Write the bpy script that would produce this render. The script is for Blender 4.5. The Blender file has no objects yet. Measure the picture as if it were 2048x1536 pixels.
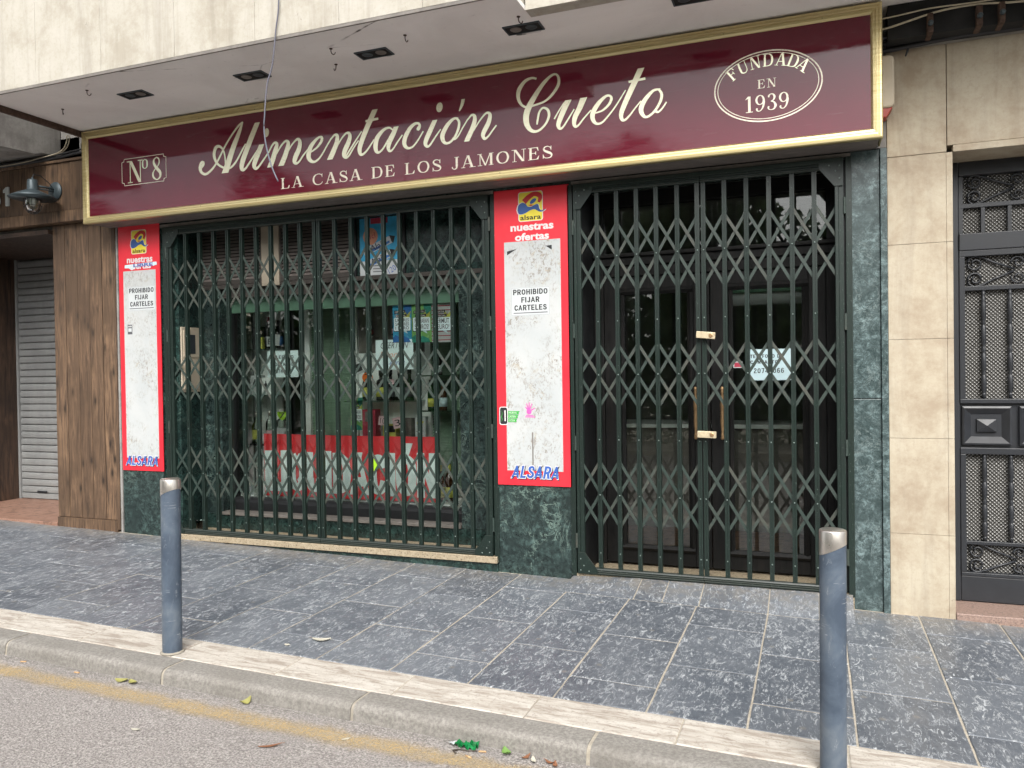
import bpy, math, random
from mathutils import Vector, Matrix
random.seed(7)
PI = math.pi
R = math.radians
S = bpy.context.scene
COL = S.collection

# ------------------------------------------------------------------ camera
cam = bpy.data.cameras.new('camera')
cam.sensor_width = 36.0
cam.lens = 27.944
cam.clip_start = 0.05
cam.clip_end = 500
camo = bpy.data.objects.new('camera', cam)
COL.objects.link(camo)
_yaw, _pitch, _roll = R(20.8126), R(-0.732), R(-0.8445)
_f = Vector((-math.sin(_yaw) * math.cos(_pitch), math.cos(_yaw) * math.cos(_pitch), math.sin(_pitch)))
_r0 = Vector((math.cos(_yaw), math.sin(_yaw), 0))
_u0 = _r0.cross(_f)
_r = _r0 * math.cos(_roll) + _u0 * math.sin(_roll)
_u = _u0 * math.cos(_roll) - _r0 * math.sin(_roll)
camo.matrix_world = Matrix(((_r.x, _u.x, -_f.x, 0), (_r.y, _u.y, -_f.y, -5.818), (_r.z, _u.z, -_f.z, 1.5), (0, 0, 0, 1)))
S.camera = camo

# ------------------------------------------------------------------ sky and sun
SUN_EL, SUN_AZ = R(43), R(160)          # azimuth measured from +Y towards +X: the sun stands over the street
w = bpy.data.worlds.new('World')
S.world = w
w.use_nodes = True
nt = w.node_tree
nt.nodes.clear()
sky = nt.nodes.new('ShaderNodeTexSky')
sky.sky_type = 'NISHITA'
sky.sun_disc = False
sky.sun_elevation = SUN_EL
sky.sun_rotation = SUN_AZ
sky.air_density = 1.0
sky.dust_density = 4.0
sky.ozone_density = 1.0
hs = nt.nodes.new('ShaderNodeHueSaturation')
hs.inputs['Saturation'].default_value = 0.22   # thin high cloud: a pale, nearly white sky
bg = nt.nodes.new('ShaderNodeBackground')
bg.inputs['Strength'].default_value = 0.13
wo = nt.nodes.new('ShaderNodeOutputWorld')
nt.links.new(sky.outputs[0], hs.inputs['Color'])
nt.links.new(hs.outputs[0], bg.inputs[0])
nt.links.new(bg.outputs[0], wo.inputs[0])

sun = bpy.data.lights.new('sun', 'SUN')
sun.energy = 1.5
sun.angle = R(40)
sun.color = (1.0, 0.97, 0.92)
suno = bpy.data.objects.new('sun', sun)
COL.objects.link(suno)
_d = Vector((math.sin(SUN_AZ) * math.cos(SUN_EL), math.cos(SUN_AZ) * math.cos(SUN_EL), math.sin(SUN_EL)))
suno.rotation_euler = _d.to_track_quat('Z', 'Y').to_euler()
suno.location = (0, -20, 30)

# ------------------------------------------------------------------ render settings
S.view_settings.view_transform = 'Standard'
S.view_settings.look = 'None'
S.view_settings.gamma = 1.0
S.view_settings.use_curve_mapping = False
S.view_settings.exposure = 1.2
S.render.engine = 'CYCLES'
S.cycles.use_denoising = True
S.cycles.max_bounces = 10
S.cycles.transparent_max_bounces = 16
S.cycles.sample_clamp_indirect = 6

# ------------------------------------------------------------------ helpers: scene graph
def tag(o, label=None, cat=None, group=None, kind=None):
    if label: o['label'] = label
    if cat: o['category'] = cat
    if group: o['group'] = group
    if kind: o['kind'] = kind
    return o

def thing(name, loc, label, cat, group=None, rot=(0, 0, 0)):
    o = bpy.data.objects.new(name, None)
    o.empty_display_size = 0.1
    COL.objects.link(o)
    o.location = loc
    o.rotation_euler = rot
    o['org'] = list(loc)
    return tag(o, label, cat, group)

def struct(name, loc=(0, 0, 0)):
    o = bpy.data.objects.new(name, None)
    COL.objects.link(o)
    o.location = loc
    o['org'] = list(loc)
    return tag(o, kind='structure')

def root_org(o):
    while o.parent is not None:
        o = o.parent
    return Vector(o['org']) if 'org' in o else Vector((0, 0, 0))

def place(name, mesh, parent=None, loc=(0, 0, 0), rot=(0, 0, 0), scale=(1, 1, 1)):
    """one object that shares a mesh; loc is in the parent's own frame"""
    o = bpy.data.objects.new(name, mesh)
    COL.objects.link(o)
    o.location = loc
    o.rotation_euler = rot
    o.scale = scale
    if parent is not None:
        o.parent = parent
    return o

class MB:
    """collects faces; build() links them as one mesh object, given in world coordinates"""
    def __init__(s):
        s.v, s.f, s.mi = [], [], []
    def add(s, verts, faces, mi=0):
        n = len(s.v)
        s.v += [tuple(p) for p in verts]
        s.f += [tuple(i + n for i in q) for q in faces]
        s.mi += [mi] * len(faces)
        return s
    def box(s, x0, x1, y0, y1, z0, z1, mi=0):
        return s.add([(x0, y0, z0), (x1, y0, z0), (x1, y1, z0), (x0, y1, z0), (x0, y0, z1), (x1, y0, z1), (x1, y1, z1), (x0, y1, z1)],
                     [(0, 3, 2, 1), (4, 5, 6, 7), (0, 1, 5, 4), (1, 2, 6, 5), (2, 3, 7, 6), (3, 0, 4, 7)], mi)
    def prism(s, poly, a, b, axis='y', mi=0):
        """poly: 2D outline; axis x: (y,z), axis y: (x,z), axis z: (x,y)"""
        n = len(poly)
        def m(p, t):
            return {'x': (t, p[0], p[1]), 'y': (p[0], t, p[1]), 'z': (p[0], p[1], t)}[axis]
        vs = [m(p, a) for p in poly] + [m(p, b) for p in poly]
        area = sum(poly[i][0] * poly[(i + 1) % n][1] - poly[(i + 1) % n][0] * poly[i][1] for i in range(n))
        fl = (area > 0)
        if axis == 'y': fl = not fl
        if b < a: fl = not fl
        fs = [tuple(range(n))[::-1], tuple(range(n, 2 * n))] + [(i, (i + 1) % n, (i + 1) % n + n, i + n) for i in range(n)]
        if not fl: fs = [q[::-1] for q in fs]
        return s.add(vs, fs, mi)
    def flat(s, poly, y, mi=0):
        """outline in (x,z), facing the street (-Y)"""
        n = len(poly)
        area = sum(poly[i][0] * poly[(i + 1) % n][1] - poly[(i + 1) % n][0] * poly[i][1] for i in range(n))
        q = tuple(range(n)) if area > 0 else tuple(range(n))[::-1]
        return s.add([(p[0], y, p[1]) for p in poly], [q], mi)
    def rect(s, x0, x1, z0, z1, y, mi=0):
        return s.flat([(x0, z0), (x1, z0), (x1, z1), (x0, z1)], y, mi)
    def tube(s, pts, r, n=8, caps=True, mi=0):
        pts = [Vector(p) for p in pts]
        rs = r if isinstance(r, (list, tuple)) else [r] * len(pts)
        rings = []
        up = Vector((0, 0, 1))
        for i, p in enumerate(pts):
            t = (pts[min(i + 1, len(pts) - 1)] - pts[max(i - 1, 0)]).normalized()
            a = t.cross(up)
            if a.length < 0.05: a = t.cross(Vector((1, 0, 0)))
            a.normalize()
            b = a.cross(t).normalized()
            rings.append([p + (a * math.cos(2 * PI * k / n) + b * math.sin(2 * PI * k / n)) * rs[i] for k in range(n)])
        vs = [q for ring in rings for q in ring]
        fs = []
        for i in range(len(pts) - 1):
            for k in range(n):
                fs.append((i * n + k, (i + 1) * n + k, (i + 1) * n + (k + 1) % n, i * n + (k + 1) % n))
        if caps:
            fs.append(tuple(range(n)))
            fs.append(tuple(range((len(pts) - 1) * n, len(pts) * n))[::-1])
        return s.add(vs, fs, mi)
    def lathe(s, prof, c=(0, 0, 0), n=20, mi=0, axis='z'):
        """prof: list of (radius, height); closed at radius 0"""
        vs, fs = [], []
        m = len(prof)
        for (r, h) in prof:
            for k in range(n):
                a = 2 * PI * k / n
                p = (r * math.cos(a), r * math.sin(a), h)
                if axis == 'y': p = (p[0], -p[2], p[1])
                if axis == 'x': p = (p[2], p[0], p[1])
                vs.append((c[0] + p[0], c[1] + p[1], c[2] + p[2]))
        for i in range(m - 1):
            for k in range(n):
                fs.append((i * n + k, i * n + (k + 1) % n, (i + 1) * n + (k + 1) % n, (i + 1) * n + k))
        if prof[0][0] > 1e-5: fs.append(tuple(range(n))[::-1])
        if prof[-1][0] > 1e-5: fs.append(tuple(range((m - 1) * n, m * n)))
        return s.add(vs, fs, mi)
    def mesh(s, name, mats, org=(0, 0, 0), smooth=False):
        me = bpy.data.meshes.new(name)
        o = Vector(org)
        me.from_pydata([Vector(p) - o for p in s.v], [], s.f)
        for mm in (mats if isinstance(mats, (list, tuple)) else [mats]):
            me.materials.append(mm)
        for i, p in enumerate(me.polygons):
            p.material_index = s.mi[i]
            p.use_smooth = smooth
        me.validate()
        me.update()
        return me
    def build(s, name, mats, parent=None, smooth=False, bevel=0, org=None, auto=False):
        if org is None:
            org = root_org(parent) if parent is not None else (0, 0, 0)
        o = place(name, s.mesh(name, mats, org, smooth or auto), parent)
        if parent is None:
            o.location = org
        if bevel:
            b = o.modifiers.new('bevel', 'BEVEL')
            b.width = bevel
            b.segments = 2
            b.limit_method = 'ANGLE'
        if auto:
            try:
                o.data.set_sharp_from_angle(angle=R(38))
            except Exception:
                pass
        return o

def catmull(pts, sub):
    out = []
    n = len(pts)
    for i in range(n - 1):
        p0, p1, p2, p3 = pts[max(i - 1, 0)], pts[i], pts[i + 1], pts[min(i + 2, n - 1)]
        for k in range(sub):
            t = k / sub
            out.append(tuple(0.5 * ((2 * b) + (-a + c) * t + (2 * a - 5 * b + 4 * c - d) * t * t + (-a + 3 * b - 3 * c + d) * t ** 3)
                             for a, b, c, d in zip(p0, p1, p2, p3)))
    out.append(tuple(pts[-1]))
    return out

def pen(mb, pts, y, sub=6, dy=0.00003, mi=0):
    """a calligraphic stroke: pts = (x, z, width[, 1 = end cut level])"""
    cut0, cut1 = len(pts[0]) > 3, len(pts[-1]) > 3
    q = catmull([p[:3] for p in pts], sub)
    n = len(q)
    vs = []
    for i, (x, z, wd) in enumerate(q):
        a, b = q[max(i - 1, 0)], q[min(i + 1, n - 1)]
        tx, tz = b[0] - a[0], b[1] - a[1]
        l = math.hypot(tx, tz) or 1
        nx, nz = -tz / l, tx / l
        for flag, d in ((cut0, i / sub), (cut1, (n - 1 - i) / sub)):
            if flag and d < 1.0:
                hx = 1.0 if nx > 0 else -1.0
                k = 1 - d
                nx, nz = nx * (1 - k) + hx * k, nz * (1 - k)
        vs += [(x + nx * wd / 2, y - dy * i, z + nz * wd / 2), (x - nx * wd / 2, y - dy * i, z - nz * wd / 2)]
    fs = []
    for i in range(n - 1):
        A, B, C_, D_ = vs[2 * i], vs[2 * i + 1], vs[2 * i + 3], vs[2 * i + 2]
        area = sum(p[0] * r[2] - r[0] * p[2] for p, r in ((A, B), (B, C_), (C_, D_), (D_, A)))
        fs.append((2 * i, 2 * i + 1, 2 * i + 3, 2 * i + 2) if area > 0 else (2 * i, 2 * i + 2, 2 * i + 3, 2 * i + 1))
    mb.add(vs, fs, mi)
    return mb

def ell(cx, cz, rx, rz, n=28, a0=0, a1=2 * PI, tilt=0):
    o = []
    for k in range(n):
        a = a0 + (a1 - a0) * k / n
        x, z = rx * math.cos(a), rz * math.sin(a)
        o.append((cx + x * math.cos(tilt) - z * math.sin(tilt), cz + x * math.sin(tilt) + z * math.cos(tilt)))
    return o

def rrect(x0, x1, z0, z1, r, n=5):
    o = []
    for cx, cz, a in ((x1 - r, z1 - r, 0), (x0 + r, z1 - r, 90), (x0 + r, z0 + r, 180), (x1 - r, z0 + r, 270)):
        for k in range(n + 1):
            t = R(a + 90 * k / n)
            o.append((cx + r * math.cos(t), cz + r * math.sin(t)))
    return o

_txt_cache = {}
def text(s, x0, x1, z0, z1, y, mat, parent, bold=0.0, shear=0.0, name='lettering', rot=0.0, rnd=0):
    """flat printed words fitted to a box on a plane that faces the street"""
    key = (s, bold, shear)
    if key not in _txt_cache:
        cu = bpy.data.curves.new('words', 'FONT')
        cu.body = s
        cu.size = 1
        cu.offset = bold
        cu.shear = shear
        cu.align_x = 'CENTER'
        cu.space_line = 0.9
        cu.resolution_u = 3
        to = bpy.data.objects.new('words', cu)
        COL.objects.link(to)
        dg = bpy.context.evaluated_depsgraph_get()
        me = to.evaluated_get(dg).to_mesh()
        vs = [v.co.copy() for v in me.vertices]
        fs = [tuple(p.vertices) for p in me.polygons]
        to.evaluated_get(dg).to_mesh_clear()
        bpy.data.objects.remove(to)
        bpy.data.curves.remove(cu)
        _txt_cache[key] = (vs, fs)
    vs, fs = _txt_cache[key]
    ax, bx = min(v.x for v in vs), max(v.x for v in vs)
    az, bz = min(v.y for v in vs), max(v.y for v in vs)
    cx, cz = (x0 + x1) / 2, (z0 + z1) / 2
    mb = MB()
    pts = []
    for v in vs:
        px = (v.x - (ax + bx) / 2) * (x1 - x0) / max(bx - ax, 1e-6)
        pz = (v.y - (az + bz) / 2) * (z1 - z0) / max(bz - az, 1e-6)
        pts.append((cx + px * math.cos(rot) - pz * math.sin(rot), y, cz + px * math.sin(rot) + pz * math.cos(rot)))
    # every face must look at the street
    out = []
    for q in fs:
        a = sum(pts[q[i]][0] * pts[q[(i + 1) % len(q)]][2] - pts[q[(i + 1) % len(q)]][0] * pts[q[i]][2] for i in range(len(q)))
        out.append(q if a > 0 else q[::-1])
    mb.add(pts, out)
    return mb.build(name, mat, parent)


# ------------------------------------------------------------------ bold sans capitals (cap height 1), used for printed notices
def block_glyph(ch):
    """returns (advance, rectangles/polygons, pen strokes)"""
    P_, T_ = [], []
    def r(a, b, c, d): P_.append([(a, c), (b, c), (b, d), (a, d)])
    def stem(): r(.06, .24, 0, 1)
    ring = [(.39, .925, .15), (.19, .80, .18), (.145, .5, .18), (.19, .2, .18), (.39, .075, .15), (.59, .2, .18), (.635, .5, .18), (.59, .8, .18), (.39, .925, .15)]
    if ch == 'A':
        P_ += [[(0, 0), (.19, 0), (.455, 1), (.27, 1)], [(.535, 0), (.725, 0), (.455, 1), (.27, 1)]]; r(.17, .555, .22, .36); return .74, P_, T_
    if ch == 'B':
        stem(); T_ += [[(.2, .925, .15), (.40, .925, .15), (.52, .86, .16), (.54, .74, .17), (.50, .60, .16), (.38, .53, .15), (.2, .53, .14)],
                       [(.2, .53, .14), (.42, .53, .15), (.57, .44, .17), (.60, .28, .18), (.54, .13, .16), (.40, .075, .15), (.2, .075, .15)]]; return .72, P_, T_
    if ch == 'C':
        T_.append([(.60, .68, .17), (.53, .85, .17), (.37, .92, .16), (.20, .82, .18), (.14, .5, .18), (.20, .18, .18), (.37, .08, .16), (.53, .15, .17), (.61, .34, .17)]); return .70, P_, T_
    if ch == 'D':
        stem(); T_.append([(.2, .925, .15), (.36, .925, .15), (.54, .80, .18), (.60, .5, .18), (.54, .2, .18), (.36, .075, .15), (.2, .075, .15)]); return .73, P_, T_
    if ch in 'EF':
        stem(); r(.06, .60, .85, 1); r(.06, .56, .43, .575)
        if ch == 'E': r(.06, .62, 0, .15)
        return (.68 if ch == 'E' else .63), P_, T_
    if ch == 'H':
        stem(); r(.50, .68, 0, 1); r(.2, .54, .42, .57); return .74, P_, T_
    if ch == 'I':
        stem(); return .30, P_, T_
    if ch == 'J':
        r(.36, .54, .25, 1); T_.append([(.45, .3, .18), (.42, .13, .17), (.29, .075, .15), (.16, .14, .16), (.13, .30, .17)]); return .61, P_, T_
    if ch == 'L':
        stem(); r(.06, .58, 0, .15); return .60, P_, T_
    if ch == 'N':
        stem(); r(.50, .68, 0, 1); P_.append([(.06, 1), (.25, 1), (.68, 0), (.49, 0)]); return .74, P_, T_
    if ch in 'OQ\u00d3':
        T_.append(ring)
        if ch == 'Q': P_.append([(.42, .24), (.52, .32), (.74, -.02), (.62, -.06)])
        if ch == '\u00d3': P_.append([(.34, 1.06), (.46, 1.06), (.62, 1.26), (.42, 1.26)])
        return .78, P_, T_
    if ch in 'PR':
        stem(); T_.append([(.2, .925, .15), (.42, .925, .15), (.56, .84, .17), (.59, .70, .18), (.54, .54, .17), (.40, .46, .15), (.2, .46, .15)])
        if ch == 'R': P_.append([(.34, .45), (.52, .45), (.70, 0), (.49, 0)])
        return (.70 if ch == 'P' else .73), P_, T_
    if ch == 'S':
        T_.append([(.57, .70, .16), (.52, .86, .16), (.36, .925, .15), (.19, .86, .17), (.16, .72, .18), (.26, .58, .17), (.44, .47, .17), (.58, .36, .17), (.58, .2, .18), (.46, .09, .16), (.33, .075, .15), (.17, .14, .16), (.10, .31, .16)]); return .69, P_, T_
    if ch == 'T':
        r(.0, .62, .85, 1); r(.22, .40, 0, .86); return .64, P_, T_
    if ch == 'U':
        r(.06, .24, .3, 1); r(.48, .66, .3, 1); T_.append([(.15, .34, .18), (.18, .14, .17), (.36, .075, .15), (.54, .14, .17), (.57, .34, .18)]); return .72, P_, T_
    if ch == '0':
        T_.append([(x * .82, z, w_ * .9) for x, z, w_ in ring]); return .64, P_, T_
    if ch == '2':
        T_.append([(.13, .68, .15), (.18, .86, .15), (.31, .925, .14), (.46, .85, .16), (.47, .68, .16), (.36, .48, .15), (.18, .26, .15), (.12, .10, .14)]); r(.06, .56, 0, .14); return .62, P_, T_
    if ch == '4':
        r(.36, .51, 0, 1); r(.02, .60, .22, .35); P_.append([(.02, .30), (.16, .30), (.51, 1), (.36, 1)]); return .62, P_, T_
    if ch == '6':
        T_.append([(.31, .60, .13), (.16, .50, .14), (.13, .30, .16), (.18, .13, .15), (.31, .07, .13), (.45, .14, .15), (.50, .32, .16), (.44, .52, .14), (.31, .60, .13)])
        T_.append([(.50, .78, .13), (.42, .90, .14), (.30, .925, .14), (.18, .82, .15), (.13, .60, .15), (.13, .32, .15)]); return .62, P_, T_
    if ch == '7':
        r(.04, .56, .86, 1); P_.append([(.16, 0), (.32, 0), (.56, .86), (.40, .86)]); return .60, P_, T_
    if ch == ':':
        r(.06, .22, .02, .18); r(.06, .22, .50, .66); return .28, P_, T_
    return .34, P_, T_

def block(s, x0, x1, z0, z1, y, mat, parent, track=.07, slant=0.0, grow=0.0, name='lettering', each=False, dx=0, dz=0):
    tot = sum(block_glyph(c)[0] + track for c in s) - track
    sx, sz = (x1 - x0) / tot, z1 - z0
    b, x, i = MB(), 0.0, 0
    for c in s:
        adv, Ps, Ts = block_glyph(c)
        def tf(p): return (x0 + dx + (x + p[0]) * sx + slant * p[1] * sz, z0 + dz + p[1] * sz)
        for q in Ps:
            if grow:
                cx = sum(p[0] for p in q) / len(q); cz = sum(p[1] for p in q) / len(q)
                q = [(p[0] + (grow if p[0] > cx else -grow), p[1] + (grow if p[1] > cz else -grow)) for p in q]
            b.flat([tf(p) for p in q], y - .00005 * (i % 7)); i += 1
        for q in Ts:
            pen(b, [tf(p) + ((p[2] + 2 * grow) * (sx + sz) / 2,) for p in q], y - .00005 * (i % 7), 4, .000004); i += 1
        x += adv + track
        if each:
            b.build('letter', mat, parent); b = MB()
    if not each:
        return b.build(name, mat, parent)

# ------------------------------------------------------------------ helpers: materials
class NT:
    def __init__(s, name):
        s.m = bpy.data.materials.new(name)
        s.m.use_nodes = True
        s.t = s.m.node_tree
        s.b = s.t.nodes['Principled BSDF']
        s.out = s.t.nodes['Material Output']
        s.tc = s.t.nodes.new('ShaderNodeTexCoord')
        s.geo = None
    def n(s, typ, **kw):
        o = s.t.nodes.new(typ)
        for k, v in kw.items():
            if k in o.inputs: o.inputs[k].default_value = v
            else: setattr(o, k, v)
        return o
    def L(s, a, b):
        s.t.links.new(a, b)
    def pos(s, sc=(1, 1, 1), world=False, rot=(0, 0, 0), loc=(0, 0, 0), rnd=False):
        mp = s.n('ShaderNodeMapping')
        mp.inputs['Scale'].default_value = sc
        mp.inputs['Rotation'].default_value = rot
        mp.inputs['Location'].default_value = loc
        if world:
            if s.geo is None: s.geo = s.n('ShaderNodeNewGeometry')
            src = s.geo.outputs['Position']
        else:
            src = s.tc.outputs['Object']
        if rnd:
            oi = s.n('ShaderNodeObjectInfo')
            cm = s.n('ShaderNodeVectorMath', operation='SCALE')
            cx = s.n('ShaderNodeCombineXYZ')
            for k in range(3): s.L(oi.outputs['Random'], cx.inputs[k])
            s.L(cx.outputs[0], cm.inputs[0])
            cm.inputs['Scale'].default_value = 37.0
            ad = s.n('ShaderNodeVectorMath', operation='ADD')
            s.L(src, ad.inputs[0])
            s.L(cm.outputs[0], ad.inputs[1])
            src = ad.outputs[0]
        s.L(src, mp.inputs['Vector'])
        return mp.outputs[0]
    def noise(s, scale, detail=4, rough=0.6, dist=0.0, vec=None):
        o = s.n('ShaderNodeTexNoise')
        o.inputs['Scale'].default_value = scale
        o.inputs['Detail'].default_value = detail
        o.inputs['Roughness'].default_value = rough
        o.inputs['Distortion'].default_value = dist
        s.L(vec if vec is not None else s.pos(), o.inputs['Vector'])
        return o.outputs['Fac']
    def vor(s, scale, vec=None, feature='F1', out='Distance', dim='3D'):
        o = s.n('ShaderNodeTexVoronoi', feature=feature, voronoi_dimensions=dim)
        o.inputs['Scale'].default_value = scale
        s.L(vec if vec is not None else s.pos(), o.inputs['Vector'])
        return o.outputs[out]
    def ramp(s, fac, stops, interp='LINEAR'):
        o = s.n('ShaderNodeValToRGB')
        cr = o.color_ramp
        cr.interpolation = interp
        while len(cr.elements) < len(stops): cr.elements.new(0.5)
        for e, (p, c) in zip(cr.elements, stops):
            e.position = p
            e.color = (c, c, c, 1) if isinstance(c, (int, float)) else tuple(c) + (1,)
        s.L(fac, o.inputs[0])
        return o.outputs[0]
    def mix(s, fac, a, b, mode='MIX'):
        o = s.n('ShaderNodeMix', data_type='RGBA', blend_type=mode)
        for sock, v in ((o.inputs['Factor'], fac), (o.inputs['A'], a), (o.inputs['B'], b)):
            pass
        def setv(i, v):
            if isinstance(v, (int, float)): o.inputs[i].default_value = v if i == 0 else (v, v, v, 1)
            elif isinstance(v, tuple): o.inputs[i].default_value = v + (1,) if len(v) == 3 else v
            else: s.L(v, o.inputs[i])
        setv(0, fac)
        setv(6, a)
        setv(7, b)
        return o.outputs[2]
    def math(s, op, a, b=0.5):
        o = s.n('ShaderNodeMath', operation=op)
        for i, v in ((0, a), (1, b)):
            if isinstance(v, (int, float)): o.inputs[i].default_value = v
            else: s.L(v, o.inputs[i])
        return o.outputs[0]
    def bump(s, h, strength=0.3, dist=0.01):
        o = s.n('ShaderNodeBump')
        o.inputs['Strength'].default_value = strength
        o.inputs['Distance'].default_value = dist
        s.L(h, o.inputs['Height'])
        s.L(o.outputs[0], s.b.inputs['Normal'])
    def col(s, c):
        if isinstance(c, tuple): s.b.inputs['Base Color'].default_value = c + (1,) if len(c) == 3 else c
        else: s.L(c, s.b.inputs['Base Color'])
        return s
    def rough(s, r):
        if isinstance(r, (int, float)): s.b.inputs['Roughness'].default_value = r
        else: s.L(r, s.b.inputs['Roughness'])
        return s
    def metal(s, v):
        s.b.inputs['Metallic'].default_value = v
        return s
    def spec(s, v):
        s.b.inputs['Specular IOR Level'].default_value = v
        return s

def plain(name, c, r=0.6, metal=0.0, var=0.12, scale=6.0, spec=0.5, dirt=0.0):
    """a paint or plastic with slight unevenness of tone and gloss"""
    t = NT(name)
    f = t.noise(scale, 5, 0.65, 0.3, t.pos(rnd=True))
    lo = tuple(x * (1 - var) for x in c)
    hi = tuple(min(x * (1 + var), 1) for x in c)
    cc = t.ramp(f, [(0.3, lo), (0.7, hi)])
    if dirt:
        g = t.ramp(t.noise(scale * 5, 6, 0.7, 0.5, t.pos(rnd=True)), [(0.55, 0.0), (0.72, dirt)])
        cc = t.mix(g, cc, (0.30, 0.28, 0.24))
    t.col(cc)
    t.rough(t.ramp(f, [(0.3, min(r * 1.15, 1)), (0.7, r * 0.88)]))
    t.metal(metal).spec(spec)
    return t.m

M = {}
def zg(x, y):       # pavement surface
    return -0.115 - 0.023 * x + 0.010 * y
def zr(x):          # road surface
    return -0.221 - 0.023 * x
# ------------------------------------------------------------------ materials
def make_materials():
    # asphalt: worn light-grey aggregate
    t = NT('asphalt')
    p = t.pos(world=True)
    a = t.noise(95, 3, 0.7, 0, p)
    b = t.vor(120, p)
    c = t.noise(2.2, 4, 0.6, 0.4, p)
    base = t.ramp(a, [(0.36, (0.13, 0.118, 0.112)), (0.50, (0.265, 0.243, 0.23)), (0.64, (0.45, 0.42, 0.395))])
    base = t.mix(t.ramp(b, [(0.0, 0.55), (0.35, 0.0)]), base, (0.34, 0.32, 0.30))
    base = t.mix(t.ramp(c, [(0.35, 0.0), (0.75, 0.35)]), base, (0.21, 0.195, 0.185))
    t.col(base).rough(0.9)
    t.bump(t.math('ADD', a, t.math('MULTIPLY', b, 0.7)), 0.7, 0.008)
    M['asphalt'] = t.m

    # worn yellow road paint: the asphalt shows through where it is rubbed off
    t = NT('yellow_road_paint')
    p = t.pos(world=True)
    a = t.noise(80, 4, 0.75, 0, p)
    b = t.noise(5, 4, 0.6, 0.5, p)
    t.col(t.ramp(a, [(0.3, (0.44, 0.31, 0.125)), (0.7, (0.54, 0.41, 0.21))])).rough(0.85)
    sp = t.n('ShaderNodeSeparateXYZ')
    t.L(t.tc.outputs['Object'], sp.inputs[0])
    edge = t.math('ABSOLUTE', sp.outputs[1], 0)
    fade = t.ramp(edge, [(0.03, 0.0), (0.115, 0.30)])
    k = t.math('ADD', t.math('MULTIPLY', a, 0.62), t.math('MULTIPLY', b, 0.38))
    k = t.math('SUBTRACT', k, fade)
    mask = t.ramp(k, [(0.31, 0.0), (0.58, 0.62)])
    tr = t.n('ShaderNodeBsdfTransparent')
    mx = t.n('ShaderNodeMixShader')
    t.L(mask, mx.inputs[0]); t.L(tr.outputs[0], mx.inputs[1]); t.L(t.b.outputs[0], mx.inputs[2])
    t.L(mx.outputs[0], t.out.inputs[0])
    M['yellow_paint'] = t.m

    # slate-look paving: dark blue-grey with pale worn ridges
    t = NT('slate_paving')
    p = t.pos((1, 1, 1), rnd=True)
    pd = t.pos((1.0, 0.30, 1), rnd=True, rot=(0, 0, 0.2))
    wp = t.pos(world=True)
    big = t.noise(1.3, 4, 0.6, 0.3, wp)
    a = t.noise(11, 5, 0.66, 1.8, pd)
    b = t.noise(34, 6, 0.78, 1.2, t.pos((1.0, 0.38, 1), rnd=True, rot=(0, 0, 0.25)))
    ridge = t.ramp(t.math('ABSOLUTE', t.math('SUBTRACT', a, 0.5), 0), [(0.0, 1.0), (0.012, 0.3), (0.03, 0.0)])
    gate = t.ramp(t.noise(9, 3, 0.6, 0, p), [(0.50, 0.0), (0.58, 1.0)])
    flecks = t.ramp(b, [(0.555, 0.0), (0.61, 1.0)])
    pale = t.math('MAXIMUM', t.math('MULTIPLY', ridge, gate), flecks)
    oi = t.n('ShaderNodeObjectInfo')
    dark = t.ramp(oi.outputs['Random'], [(0.0, (0.046, 0.055, 0.070)), (0.5, (0.070, 0.082, 0.100)), (1.0, (0.098, 0.111, 0.130))])
    dark = t.mix(t.ramp(t.noise(30, 4, 0.7, 0, p), [(0.35, 0.0), (0.75, 0.6)]), dark, (0.135, 0.150, 0.170))
    c = t.mix(t.math("MULTIPLY", pale, 0.9), dark, (0.50, 0.525, 0.545))
    # trodden dust lies in large patches
    dust = t.ramp(big, [(0.40, 0.06), (0.64, 0.52)])
    c = t.mix(t.math('MULTIPLY', dust, t.ramp(b, [(0.36, 0.25), (0.6, 1.0)])), c, (0.24, 0.255, 0.275))
    sy = t.n('ShaderNodeSeparateXYZ')
    t.L(wp, sy.inputs[0])
    foot = t.math('MULTIPLY', t.ramp(t.math('ADD', sy.outputs[1], 1.0), [(0.66, 0.0), (0.97, 0.75)]), t.ramp(t.noise(14, 6, 0.75, 0.3, wp), [(0.40, 0.0), (0.58, 1.0)]))
    c = t.mix(foot, c, (0.20, 0.18, 0.15))
    gum = t.ramp(t.vor(2.3, wp, dim='2D'), [(0.030, 0.75), (0.042, 0.0)])
    c = t.mix(gum, c, (0.17, 0.165, 0.155))
    t.col(c).spec(0.6)
    t.rough(t.ramp(a, [(0.35, 0.30), (0.65, 0.50)]))
    t.bump(t.math('ADD', t.math('MULTIPLY', pale, 0.5), a), 0.45, 0.007)
    M['slate'] = t.m

    t = NT('mortar')
    p = t.pos(world=True)
    a = t.noise(40, 5, 0.7, 0, p)
    t.col(t.mix(t.ramp(t.noise(2.5, 4, 0.6, 0, p), [(0.45, 0.0), (0.75, 0.5)]), t.ramp(a, [(0.3, (0.30, 0.265, 0.21)), (0.7, (0.44, 0.40, 0.33))]), (0.15, 0.14, 0.12))).rough(0.95)
    t.bump(a, 0.4, 0.004)
    M['mortar'] = t.m

    # cream travertine edging
    t = NT('cream_edging')
    p = t.pos((0.55, 3.0, 1), rnd=True)
    a = t.noise(7, 6, 0.7, 0.9, p)
    b = t.noise(46, 5, 0.75, 0.2, t.pos(rnd=True))
    c = t.ramp(a, [(0.38, (0.29, 0.25, 0.21)), (0.5, (0.43, 0.395, 0.345)), (0.62, (0.51, 0.48, 0.43))])
    c = t.mix(t.ramp(b, [(0.53, 0.0), (0.66, 0.65)]), c, (0.23, 0.19, 0.16))
    t.col(c).rough(0.8)
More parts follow.
